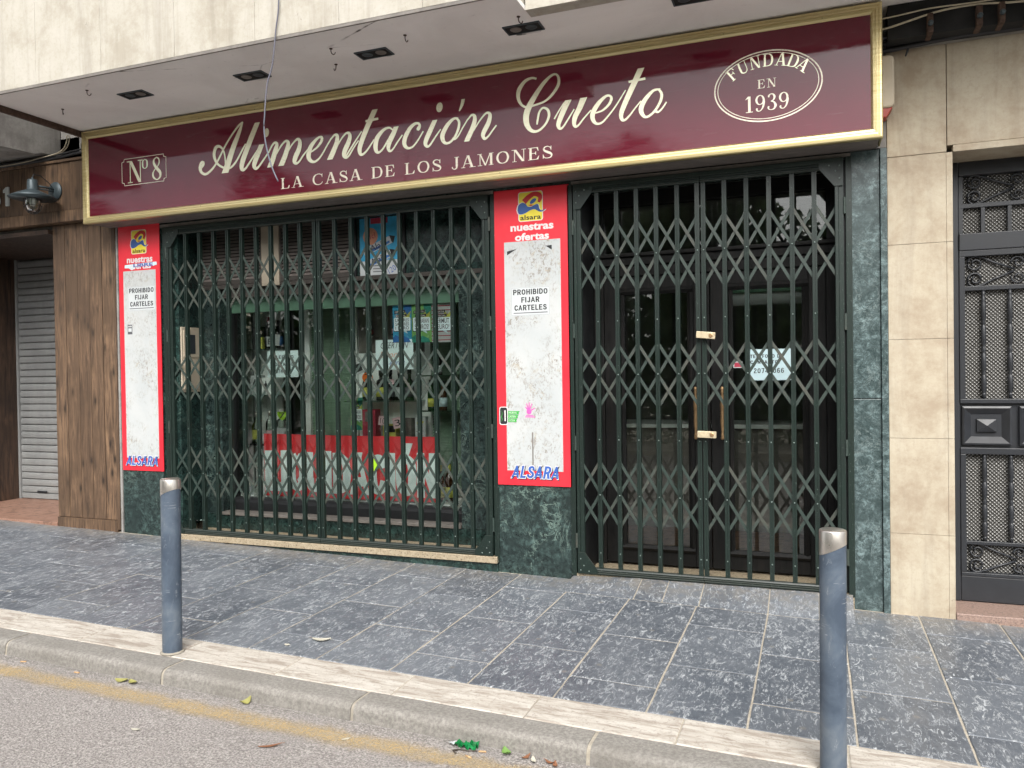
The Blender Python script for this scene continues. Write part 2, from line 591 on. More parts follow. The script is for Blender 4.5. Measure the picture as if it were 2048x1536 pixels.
    t.bump(t.math('ADD', a, b), 0.35, 0.006)
    M['edging'] = t.m

    # concrete kerb
    t = NT('kerb_concrete')
    p = t.pos(rnd=True)
    a = t.noise(60, 4, 0.75, 0, p)
    b = t.noise(3, 5, 0.6, 0.4, p)
    c = t.ramp(a, [(0.36, (0.165, 0.155, 0.14)), (0.64, (0.29, 0.275, 0.25))])
    c = t.mix(t.ramp(b, [(0.42, 0.0), (0.72, 0.5)]), c, (0.15, 0.138, 0.12))
    t.col(c).rough(0.92)
    t.bump(a, 0.4, 0.004)
    M['kerb'] = t.m

    # polished green serpentine
    def marble(name, dark, mid, vein, amount):
        t = NT(name)
        p = t.pos(world=True)
        a = t.noise(19, 10, 0.86, 0.5, p)
        b = t.noise(5, 6, 0.65, 1.2, p)
        v = t.noise(2.4, 8, 0.7, 3.0, p)
        c = t.ramp(a, [(0.40, dark), (0.51, mid), (0.60, tuple(min(x * 2.6, 1) for x in mid))])
        c = t.mix(t.ramp(b, [(0.42, 0.0), (0.60, 0.6)]), c, dark)
        veins = t.ramp(t.math('ABSOLUTE', t.math('SUBTRACT', v, 0.5), 0), [(0.0, amount), (0.006, amount * 0.4), (0.018, 0.0)])
        veins = t.math('MULTIPLY', veins, t.ramp(t.noise(3.1, 4, 0.6, 0, t.pos(world=True, loc=(5, 3, 1))), [(0.48, 0.0), (0.6, 1.0)]))
        c = t.mix(veins, c, vein)
        t.col(c)
        t.rough(t.ramp(b, [(0.3, 0.16), (0.7, 0.34)]))
        t.bump(a, 0.04, 0.003)
        return t.m
    M['marble'] = marble('green_marble', (0.0085, 0.015, 0.0145), (0.026, 0.043, 0.040), (0.22, 0.31, 0.265), 0.8)
    M['marble_pale'] = marble('worn_sky_sheen_marble', (0.026, 0.043, 0.043), (0.068, 0.094, 0.095), (0.30, 0.36, 0.35), 0.5)  # paler from wear, and with the sky's reflection put into the colour
    M['marble_dark'] = marble('dark_green_marble', (0.006, 0.013, 0.012), (0.016, 0.034, 0.030), (0.14, 0.22, 0.18), 0.5)

    # stained wooden cladding
    def wood(name, c0, c1, c2, sc=1.0):
        t = NT(name)
        p = t.pos((5, 5, 0.42), rnd=True)
        p2 = t.pos((1, 1, 1), rnd=True)
        g = t.noise(5.0 * sc, 8, 0.68, 1.1, p)
        g2 = t.noise(38 * sc, 4, 0.7, 0.3, p)
        kn = t.vor(2.6, t.pos((1.9, 1.0, 0.75), rnd=True, rot=(PI / 2, 0, 0)), dim='2D')
        blot = t.noise(1.9, 4, 0.6, 0.4, p2)
        c = t.ramp(g, [(0.36, c0), (0.5, c1), (0.66, c2)])
        c = t.mix(t.ramp(g2, [(0.5, 0.0), (0.75, 0.45)]), c, c0)
        c = t.mix(t.ramp(kn, [(0.03, 0.95), (0.10, 0.35), (0.20, 0.0)]), c, tuple(x * 0.30 for x in c0))
        c = t.mix(t.ramp(blot, [(0.36, 0.75), (0.60, 0.0)]), c, tuple(x * 0.50 for x in c1))
        oi = t.n('ShaderNodeObjectInfo')
        c = t.mix(t.ramp(oi.outputs['Random'], [(0.0, 0.0), (1.0, 0.30)]), c, c0)
        t.col(c)
        t.rough(t.ramp(g, [(0.3, 0.62), (0.7, 0.48)]))
        t.bump(t.math('ADD', g, t.math('MULTIPLY', g2, 0.5)), 0.25, 0.004)
        return t.m
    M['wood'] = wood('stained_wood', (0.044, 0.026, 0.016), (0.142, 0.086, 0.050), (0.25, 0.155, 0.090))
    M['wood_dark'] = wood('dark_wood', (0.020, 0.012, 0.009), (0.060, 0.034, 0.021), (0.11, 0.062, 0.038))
    M['door_wood'] = wood('door_wood', (0.004, 0.0045, 0.0045), (0.008, 0.008, 0.0078), (0.016, 0.0135, 0.012))
    M['door_wood'].node_tree.nodes['Principled BSDF'].inputs['Specular IOR Level'].default_value = 0.22

    # cream stone cladding with rain streaks and grime
    def stone(name, c0, c1, c2, grime, world=True, streak=0.5):
        t = NT(name)
        p = t.pos(world=world, rnd=False)
        st = t.pos((5.5, 5.5, 0.45), world=world)
        a = t.noise(2.6, 9, 0.74, 0.15, p)
        f = t.noise(30, 7, 0.8, 0.1, p)
        s_ = t.noise(1.5, 6, 0.68, 0.5, st)
        c = t.ramp(a, [(0.38, c0), (0.5, c1), (0.62, c2)])
        c = t.mix(t.ramp(f, [(0.50, 0.0), (0.68, 0.55)]), c, c0)
        c = t.mix(t.ramp(s_, [(0.49, 0.0), (0.66, streak)]), c, grime)
        pit = t.ramp(t.noise(6.5, 9, 0.84, 0.6, p), [(0.635, 0.0), (0.68, 0.7)])
        c = t.mix(pit, c, tuple(x * 0.55 for x in grime))
        t.col(c).rough(0.82)
        t.bump(t.math('ADD', a, t.math('MULTIPLY', f, 0.4)), 0.22, 0.006)
        return t.m
    M['stone'] = stone('cream_stone', (0.31, 0.25, 0.18), (0.39, 0.335, 0.25), (0.44, 0.39, 0.30), (0.21, 0.17, 0.13), streak=0.3)
    M['fascia'] = stone('fascia_stone', (0.33, 0.30, 0.245), (0.40, 0.375, 0.32), (0.43, 0.405, 0.355), (0.22, 0.195, 0.155), streak=0.42)
    M['concrete'] = stone('grey_concrete', (0.17, 0.16, 0.15), (0.25, 0.24, 0.225), (0.30, 0.29, 0.275), (0.11, 0.10, 0.095))

    # soffit: painted plaster with soot round the lamps and hairline cracks
    t = NT('soffit_plaster')
    p = t.pos(world=True)
    a = t.noise(1.4, 5, 0.6, 0.6, p)
    f = t.noise(22, 5, 0.7, 0.2, p)
    c = t.ramp(a, [(0.35, (0.76, 0.73, 0.71)), (0.65, (0.86, 0.835, 0.815))])
    c = t.mix(t.ramp(f, [(0.60, 0.0), (0.76, 0.30)]), c, (0.36, 0.34, 0.33))
    v = t.vor(0.62, t.pos((1, 2.0, 1), world=True, loc=(0.3, 0.2, 0)), 'DISTANCE_TO_EDGE')
    wob = t.math('ADD', v, t.math('MULTIPLY', t.math('SUBTRACT', t.noise(9, 4, 0.6, 0, p), 0.5), 0.03))
    crack = t.math('MULTIPLY', t.ramp(wob, [(0.0, 1.0), (0.006, 0.0)]), t.ramp(t.noise(1.1, 3, 0.5, 0, p), [(0.55, 0.0), (0.63, 1.0)]))
    c = t.mix(crack, c, (0.06, 0.05, 0.045))
    t.col(c).rough(0.75)
    t.bump(f, 0.1, 0.003)
    M['soffit'] = t.m

    # sign face: burgundy acrylic, dusty at places
    t = NT('burgundy_acrylic')
    p = t.pos(world=True)
    a = t.noise(2.2, 6, 0.65, 0.7, p)
    b = t.noise(6, 6, 0.7, 1.5, t.pos((0.5, 1, 3.0), world=True))
    c = t.ramp(a, [(0.3, (0.105, 0.009, 0.020)), (0.7, (0.125, 0.0105, 0.024))])
    c = t.mix(t.ramp(b, [(0.60, 0.0), (0.80, 0.16)]), c, (0.30, 0.21, 0.22))
    t.col(c)
    t.rough(t.ramp(b, [(0.45, 0.05), (0.72, 0.20)]))
    t.b.inputs['IOR'].default_value = 1.52
    M['acrylic'] = t.m

    # gold leaf lettering, finely crazed
    t = NT('gold_leaf')
    p = t.pos(world=True)
    v = t.vor(26, t.pos((1, 1, 1.5), world=True), 'DISTANCE_TO_EDGE')
    cr = t.math('MULTIPLY', t.ramp(v, [(0.0, 0.8), (0.028, 0.0)]), t.ramp(t.noise(4, 3, 0.6, 0, p), [(0.44, 0.0), (0.58, 1.0)]))
    c = t.mix(cr, (0.82, 0.77, 0.57), (0.34, 0.30, 0.20))
    t.col(c).metal(0.62).rough(0.26)
    M['gold_leaf'] = t.m
    t = NT('pale_gold_print')
    t.col(t.ramp(t.noise(60, 4, 0.7, 0, t.pos(world=True)), [(0.30, (0.45, 0.33, 0.27)), (0.45, (0.80, 0.73, 0.60))])).metal(0.25).rough(0.4)
    M['gold_print'] = t.m

    t = NT('gold_aluminium')
    p = t.pos((0.4, 30, 30), world=True)
    a = t.noise(3, 5, 0.6, 0.1, p)
    t.col(t.ramp(a, [(0.3, (0.50, 0.40, 0.18)), (0.7, (0.70, 0.60, 0.34))])).metal(0.72)
    t.rough(t.ramp(a, [(0.3, 0.42), (0.7, 0.28)]))
    M['gold_frame'] = t.m

    # dusty green gate paint: worn lighter towards edges and flecked
    t = NT('gate_paint')
    p = t.pos(rnd=True)
    wp = t.pos(world=True)
    a = t.noise(7, 5, 0.7, 0.4, p)
    f = t.noise(70, 4, 0.7, 0, wp)
    c = t.ramp(a, [(0.3, (0.0048, 0.0115, 0.0088)), (0.7, (0.0105, 0.0215, 0.0170))])
    c = t.mix(t.ramp(f, [(0.62, 0.0), (0.71, 0.5)]), c, (0.20, 0.25, 0.22))
    # dust settled on whatever faces up
    ge = t.n('ShaderNodeNewGeometry')
    sp = t.n('ShaderNodeSeparateXYZ')
    t.L(ge.outputs['Normal'], sp.inputs[0])
    up = t.ramp(sp.outputs[2], [(0.1, 0.0), (0.8, 0.5)])
    c = t.mix(up, c, (0.07, 0.072, 0.064))
    t.col(c)
    t.rough(t.ramp(a, [(0.3, 0.44), (0.7, 0.30)]))
    M['gate'] = t.m
    # the lattice strips have lost more of their paint: brown-grey grime
    t = NT('lattice_paint')
    p = t.pos(rnd=True)
    a = t.noise(9, 6, 0.7, 0.5, p)
    oi = t.n('ShaderNodeObjectInfo')
    k = t.math('ADD', t.math('MULTIPLY', a, 0.7), t.math('MULTIPLY', oi.outputs['Random'], 0.3))
    c = t.ramp(k, [(0.25, (0.012, 0.027, 0.021)), (0.52, (0.026, 0.040, 0.033)), (0.78, (0.062, 0.060, 0.048))])
    t.col(c).rough(0.55)
    M['lattice'] = t.m

    # red poster boards, pasted-over white field
    t = NT('red_board')
    p = t.pos(world=True)
    f = t.noise(30, 6, 0.75, 0.4, p)
    c = t.ramp(t.noise(3, 4, 0.6, 0.3, p), [(0.3, (0.60, 0.020, 0.035)), (0.7, (0.68, 0.030, 0.045))])
    c = t.mix(t.ramp(f, [(0.68, 0.0), (0.74, 0.6)]), c, (0.16, 0.015, 0.02))
    c = t.mix(t.ramp(t.noise(13, 6, 0.8, 0.6, t.pos(world=True, loc=(3, 0, 5))), [(0.73, 0.0), (0.755, 0.9)]), c, (0.75, 0.6, 0.58))
    t.col(c).rough(0.36)
    M['red_board'] = t.m

    def pasted(name, amount):
        t = NT(name)
        p = t.pos(world=True)
        blot = t.noise(3.3, 4, 0.65, 0.4, p)
        f = t.noise(36, 6, 0.78, 0.9, t.pos((1.3, 1, 0.8), world=True))
        c = t.ramp(t.noise(2.4, 4, 0.6, 0.3, p), [(0.35, (0.40, 0.425, 0.43)), (0.65, (0.46, 0.475, 0.47))])
        bits = t.math('MULTIPLY', t.ramp(f, [(0.52, 0.0), (0.58, 1.0)]), t.ramp(blot, [(0.42, 0.0), (0.58, amount)]))
        c = t.mix(bits, c, (0.22, 0.195, 0.165))
        glue = t.math('MULTIPLY', t.ramp(t.noise(15, 5, 0.7, 1.2, t.pos(world=True, loc=(7, 0, 2))), [(0.56, 0.0), (0.64, 0.7)]), t.ramp(blot, [(0.38, 0.0), (0.6, 1.0)]))
        c = t.mix(glue, c, (0.36, 0.32, 0.25))
        sp_ = t.ramp(t.noise(90, 3, 0.7, 0, p), [(0.70, 0.0), (0.75, 0.7)])
        c = t.mix(sp_, c, (0.2, 0.18, 0.16))
        t.col(c).rough(0.6)
        t.bump(f, 0.15, 0.002)
        return t.m
    M['pasted'] = pasted('pasted_paper', 0.9)
    M['pasted2'] = pasted('scraped_paper', 0.75)
    M['paper'] = plain('white_paper', (0.50, 0.53, 0.535), 0.7, 0, 0.05, 5)
    M['paper_blue'] = plain('pale_paper', (0.52, 0.68, 0.72), 0.7, 0, 0.05, 5)
    M['ink'] = plain('black_ink', (0.016, 0.016, 0.018), 0.5, 0, 0.2)
    M['ink_soft'] = plain('grey_ink', (0.09, 0.09, 0.10), 0.6, 0, 0.2)
    M['white_print'] = plain('white_print', (0.62, 0.60, 0.59), 0.45, 0, 0.04)
    M['logo_yellow'] = plain('logo_yellow', (0.72, 0.60, 0.05), 0.4, 0, 0.1)
    M['logo_red'] = plain('logo_red', (0.42, 0.016, 0.02), 0.4, 0, 0.12)
    M['logo_blue'] = plain('logo_blue', (0.030, 0.085, 0.27), 0.4, 0, 0.12)
    M['letter_blue'] = plain('letter_blue', (0.035, 0.10, 0.36), 0.4, 0, 0.15)
    M['navy'] = plain('navy_print', (0.012, 0.016, 0.045), 0.5)
    M['sticker_green'] = plain('sticker_green', (0.05, 0.36, 0.06), 0.5)
    M['sticker_pink'] = plain('sticker_pink', (0.60, 0.10, 0.36), 0.5)
    M['orange'] = plain('orange_card', (0.80, 0.15, 0.012), 0.6)
    M['lime'] = plain('lime_card', (0.40, 0.72, 0.02), 0.6)
    M['pink'] = plain('pink_card', (0.74, 0.50, 0.53), 0.7)
    M['yellow_card'] = plain('yellow_card', (0.55, 0.55, 0.10), 0.6)
    M['cyan_print'] = plain('cyan_print', (0.045, 0.36, 0.60), 0.55, 0, 0.25, 14)
    M['blue_print'] = plain('blue_print', (0.03, 0.16, 0.46), 0.55, 0, 0.2, 14)
    M['green_print'] = plain('green_print', (0.22, 0.48, 0.14), 0.55, 0, 0.25, 14)
    M['teal_print'] = plain('teal_print', (0.03, 0.26, 0.20), 0.55, 0, 0.2, 14)
    M['salmon_print'] = plain('salmon_print', (0.58, 0.26, 0.16), 0.55, 0, 0.15)
    M['crimson_print'] = plain('crimson_print', (0.38, 0.03, 0.06), 0.55)
    M['banner_red'] = plain('banner_red', (0.80, 0.045, 0.055), 0.45, 0, 0.16, 4)
    M['banner_white'] = plain('banner_white', (0.86, 0.96, 0.96), 0.5, 0, 0.06)

    M['black_metal'] = plain('black_iron', (0.018, 0.020, 0.024), 0.38, 0.0, 0.25, 9)
    M['grey_metal'] = plain('lamp_steel', (0.055, 0.075, 0.085), 0.45, 0.3, 0.2)
    M['rust'] = plain('rusty_iron', (0.075, 0.045, 0.032), 0.8, 0.2, 0.4, 30)
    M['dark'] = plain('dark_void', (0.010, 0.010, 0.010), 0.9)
    M['brass'] = plain('brass', (0.50, 0.42, 0.28), 0.45, 0.35, 0.25, 30, dirt=0.4)
    M['bronze'] = plain('dull_brass', (0.36, 0.23, 0.12), 0.38, 0.7, 0.3, 12)
    M['steel'] = plain('brushed_steel', (0.62, 0.58, 0.53), 0.30, 0.9, 0.12, 20)
    M['bead'] = plain('rivet_steel', (0.20, 0.25, 0.23), 0.4, 0.5, 0.2)
    M['beige'] = plain('beige_plastic', (0.44, 0.38, 0.29), 0.5, 0, 0.1, 4, dirt=0.25)
    M['louver'] = plain('brown_louver', (0.15, 0.13, 0.118), 0.55, 0.1, 0.25)
    M['louver_frame'] = plain('louver_frame', (0.070, 0.062, 0.055), 0.5, 0.2, 0.2)
    M['cable_black'] = plain('black_cable', (0.018, 0.018, 0.020), 0.6)
    M['cable_pale'] = plain('pale_cable', (0.42, 0.37, 0.27), 0.6, 0, 0.2)
    M['cable_grey'] = plain('grey_cable', (0.10, 0.10, 0.13), 0.5)
    M['alarm_red'] = plain('alarm_red', (0.30, 0.03, 0.015), 0.4)
    M['green_frame'] = plain('green_frame', (0.075, 0.16, 0.105), 0.4, 0, 0.2)
    M['black_frame'] = plain('dark_frame', (0.014, 0.015, 0.016), 0.4, 0, 0.25, spec=0.3)
    M['sill'] = plain('grey_sill', (0.16, 0.145, 0.13), 0.6, 0, 0.2, dirt=0.3)
    M['paper_window_bright'] = plain('brightened_window_paper', (0.80, 0.93, 0.95), 0.7, 0, 0.04, 5)  # lighter copy of the pale paper: light missing in the window put into its colour
    M['white_panel'] = plain('white_panel', (0.88, 0.92, 0.90), 0.5, 0, 0.05)
    M['room'] = plain('shop_wall', (0.30, 0.30, 0.285), 0.8)
    M['blind'] = plain('green_blind', (0.20, 0.31, 0.22), 0.55, 0, 0.15)
    M['number_grey'] = plain('number_steel', (0.52, 0.56, 0.56), 0.4, 0.3, 0.08)

    # painted bollard: blue-grey, rubbed and scuffed
    t = NT('bollard_paint')
    p = t.pos(rnd=True)
    a = t.noise(3.5, 6, 0.65, 0.5, p)
    s_ = t.ramp(t.noise(26, 7, 0.8, 0.8, t.pos((1, 1, 0.35), rnd=True)), [(0.60, 0.0), (0.66, 0.6)])
    c = t.ramp(a, [(0.38, (0.050, 0.070, 0.100)), (0.52, (0.078, 0.104, 0.140)), (0.64, (0.120, 0.145, 0.175))])
    c = t.mix(s_, c, (0.27, 0.29, 0.31))
    sc_ = t.math('MULTIPLY', t.ramp(t.noise(2.0, 4, 0.6, 0.2, t.pos((3, 3, 85), rnd=True)), [(0.60, 0.0), (0.64, 0.8)]), t.ramp(t.noise(7, 3, 0.6, 0, p), [(0.56, 0.0), (0.60, 1.0)]))
    c = t.mix(sc_, c, (0.34, 0.36, 0.38))
    t.col(c)
    t.rough(t.ramp(a, [(0.3, 0.42), (0.7, 0.58)]))
    M['bollard'] = t.m

    # grey roller shutter
    t = NT('shutter_paint')
    p = t.pos(world=True)
    a = t.noise(3, 6, 0.7, 0.5, t.pos((1, 1, 0.4), world=True))
    t.col(t.ramp(a, [(0.3, (0.22, 0.225, 0.225)), (0.7, (0.32, 0.325, 0.32))])).rough(0.5).metal(0.2)
    M['shutter'] = t.m

    # terrazzo
    def terrazzo(name, c0, c1, chip, sc):
        t = NT(name)
        p = t.pos(world=True)
        v = t.vor(sc, p, 'F1', 'Color')
        a = t.noise(sc * 0.8, 3, 0.7, 0, p)
        c = t.ramp(a, [(0.35, c0), (0.6, c1)])
        c = t.mix(t.ramp(t.noise(sc * 1.3, 2, 0.6, 0, t.pos(world=True, loc=(4, 1, 2))), [(0.58, 0.0), (0.63, 0.85)]), c, chip)
        t.col(c).rough(0.55)
        return t.m
    M['terrazzo'] = terrazzo('terrazzo', (0.27, 0.215, 0.14), (0.36, 0.30, 0.21), (0.07, 0.05, 0.035), 55)
    M['granite'] = terrazzo('pink_granite', (0.21, 0.14, 0.112), (0.29, 0.205, 0.17), (0.10, 0.075, 0.065), 80)
    M['terracotta'] = terrazzo('terracotta', (0.21, 0.115, 0.080), (0.28, 0.165, 0.12), (0.13, 0.075, 0.055), 12)

    # clear glass: mirror-like by angle, faintly green
    def glass(name, tint, rough=0.0, ior=1.5):
        t = NT(name)
        fr = t.n('ShaderNodeFresnel')
        fr.inputs['IOR'].default_value = ior
        gl = t.n('ShaderNodeBsdfGlossy')
        gl.inputs['Roughness'].default_value = rough
        tr = t.n('ShaderNodeBsdfTransparent')
        tr.inputs['Color'].default_value = tint + (1,)
        mx = t.n('ShaderNodeMixShader')
        k = t.math('ADD', t.math('MULTIPLY', fr.outputs[0], 1.25), 0.01)
        t.L(k, mx.inputs[0]); t.L(tr.outputs[0], mx.inputs[1]); t.L(gl.outputs[0], mx.inputs[2])
        t.L(mx.outputs[0], t.out.inputs[0])
        return t.m
    M['glass'] = glass('window_glass', (0.93, 0.96, 0.94))
    M['glass_shelf'] = glass('shelf_glass', (0.80, 0.92, 0.87))
    M['bottle_clear'] = glass('bottle_glass', (0.78, 0.84, 0.80))
    M['bottle_dark'] = plain('dark_bottle', (0.010, 0.011, 0.009), 0.12)
    M['bottle_amber'] = plain('amber_bottle', (0.055, 0.022, 0.008), 0.12)
    M['bottle_green'] = plain('green_bottle', (0.012, 0.040, 0.014), 0.12)

    # obscured glass with a cast lattice of lenses
    t = NT('cast_glass')
    t.col((0.34, 0.35, 0.34)).rough(0.12).spec(0.8)
    p = t.pos((40, 40, 40))
    sx = t.n('ShaderNodeSeparateXYZ'); t.L(p, sx.inputs[0])
    wx = t.math('SINE', t.math('MULTIPLY', sx.outputs[0], 2 * PI), 0)
    wz = t.math('SINE', t.math('MULTIPLY', sx.outputs[2], 2 * PI), 0)
    h = t.math('MULTIPLY', wx, wz)
    cc = t.ramp(h, [(0.0, (0.09, 0.087, 0.080)), (0.45, (0.22, 0.215, 0.205)), (0.9, (0.50, 0.50, 0.485))])
    t.col(cc)
    t.bump(h, 0.9, 0.01)
    M['cast_glass'] = t.m

    # foliage across the street
    t = NT('leaf')
    oi = t.n('ShaderNodeObjectInfo')
    f = t.noise(0.9, 4, 0.6, 0, t.pos(world=True))
    t.col(t.ramp(f, [(0.3, (0.022, 0.052, 0.014)), (0.5, (0.045, 0.095, 0.022)), (0.7, (0.085, 0.145, 0.035))])).rough(0.55)
    M['leaf'] = t.m
    M['bark'] = wood('bark', (0.03, 0.024, 0.019), (0.075, 0.058, 0.045), (0.13, 0.10, 0.08), 0.6)
    M['leaf_yellow'] = plain('yellow_leaf', (0.28, 0.265, 0.085), 0.6)
    M['leaf_green'] = plain('green_leaf', (0.14, 0.26, 0.06), 0.5)
    M['leaf_brown'] = plain('brown_leaf', (0.20, 0.085, 0.04), 0.7)
    M['leaf_pale'] = plain('pale_leaf', (0.42, 0.40, 0.33), 0.7)
    M['wrapper'] = plain('green_foil', (0.008, 0.20, 0.055), 0.2, 0.3)
    M['butt'] = plain('cigarette_end', (0.52, 0.33, 0.17), 0.8)
    M['plaster'] = plain('pale_plaster', (0.46, 0.42, 0.34), 0.85, 0, 0.1, 1.5)
    M['pane_dark'] = plain('dark_pane', (0.03, 0.035, 0.04), 0.08)
make_materials()
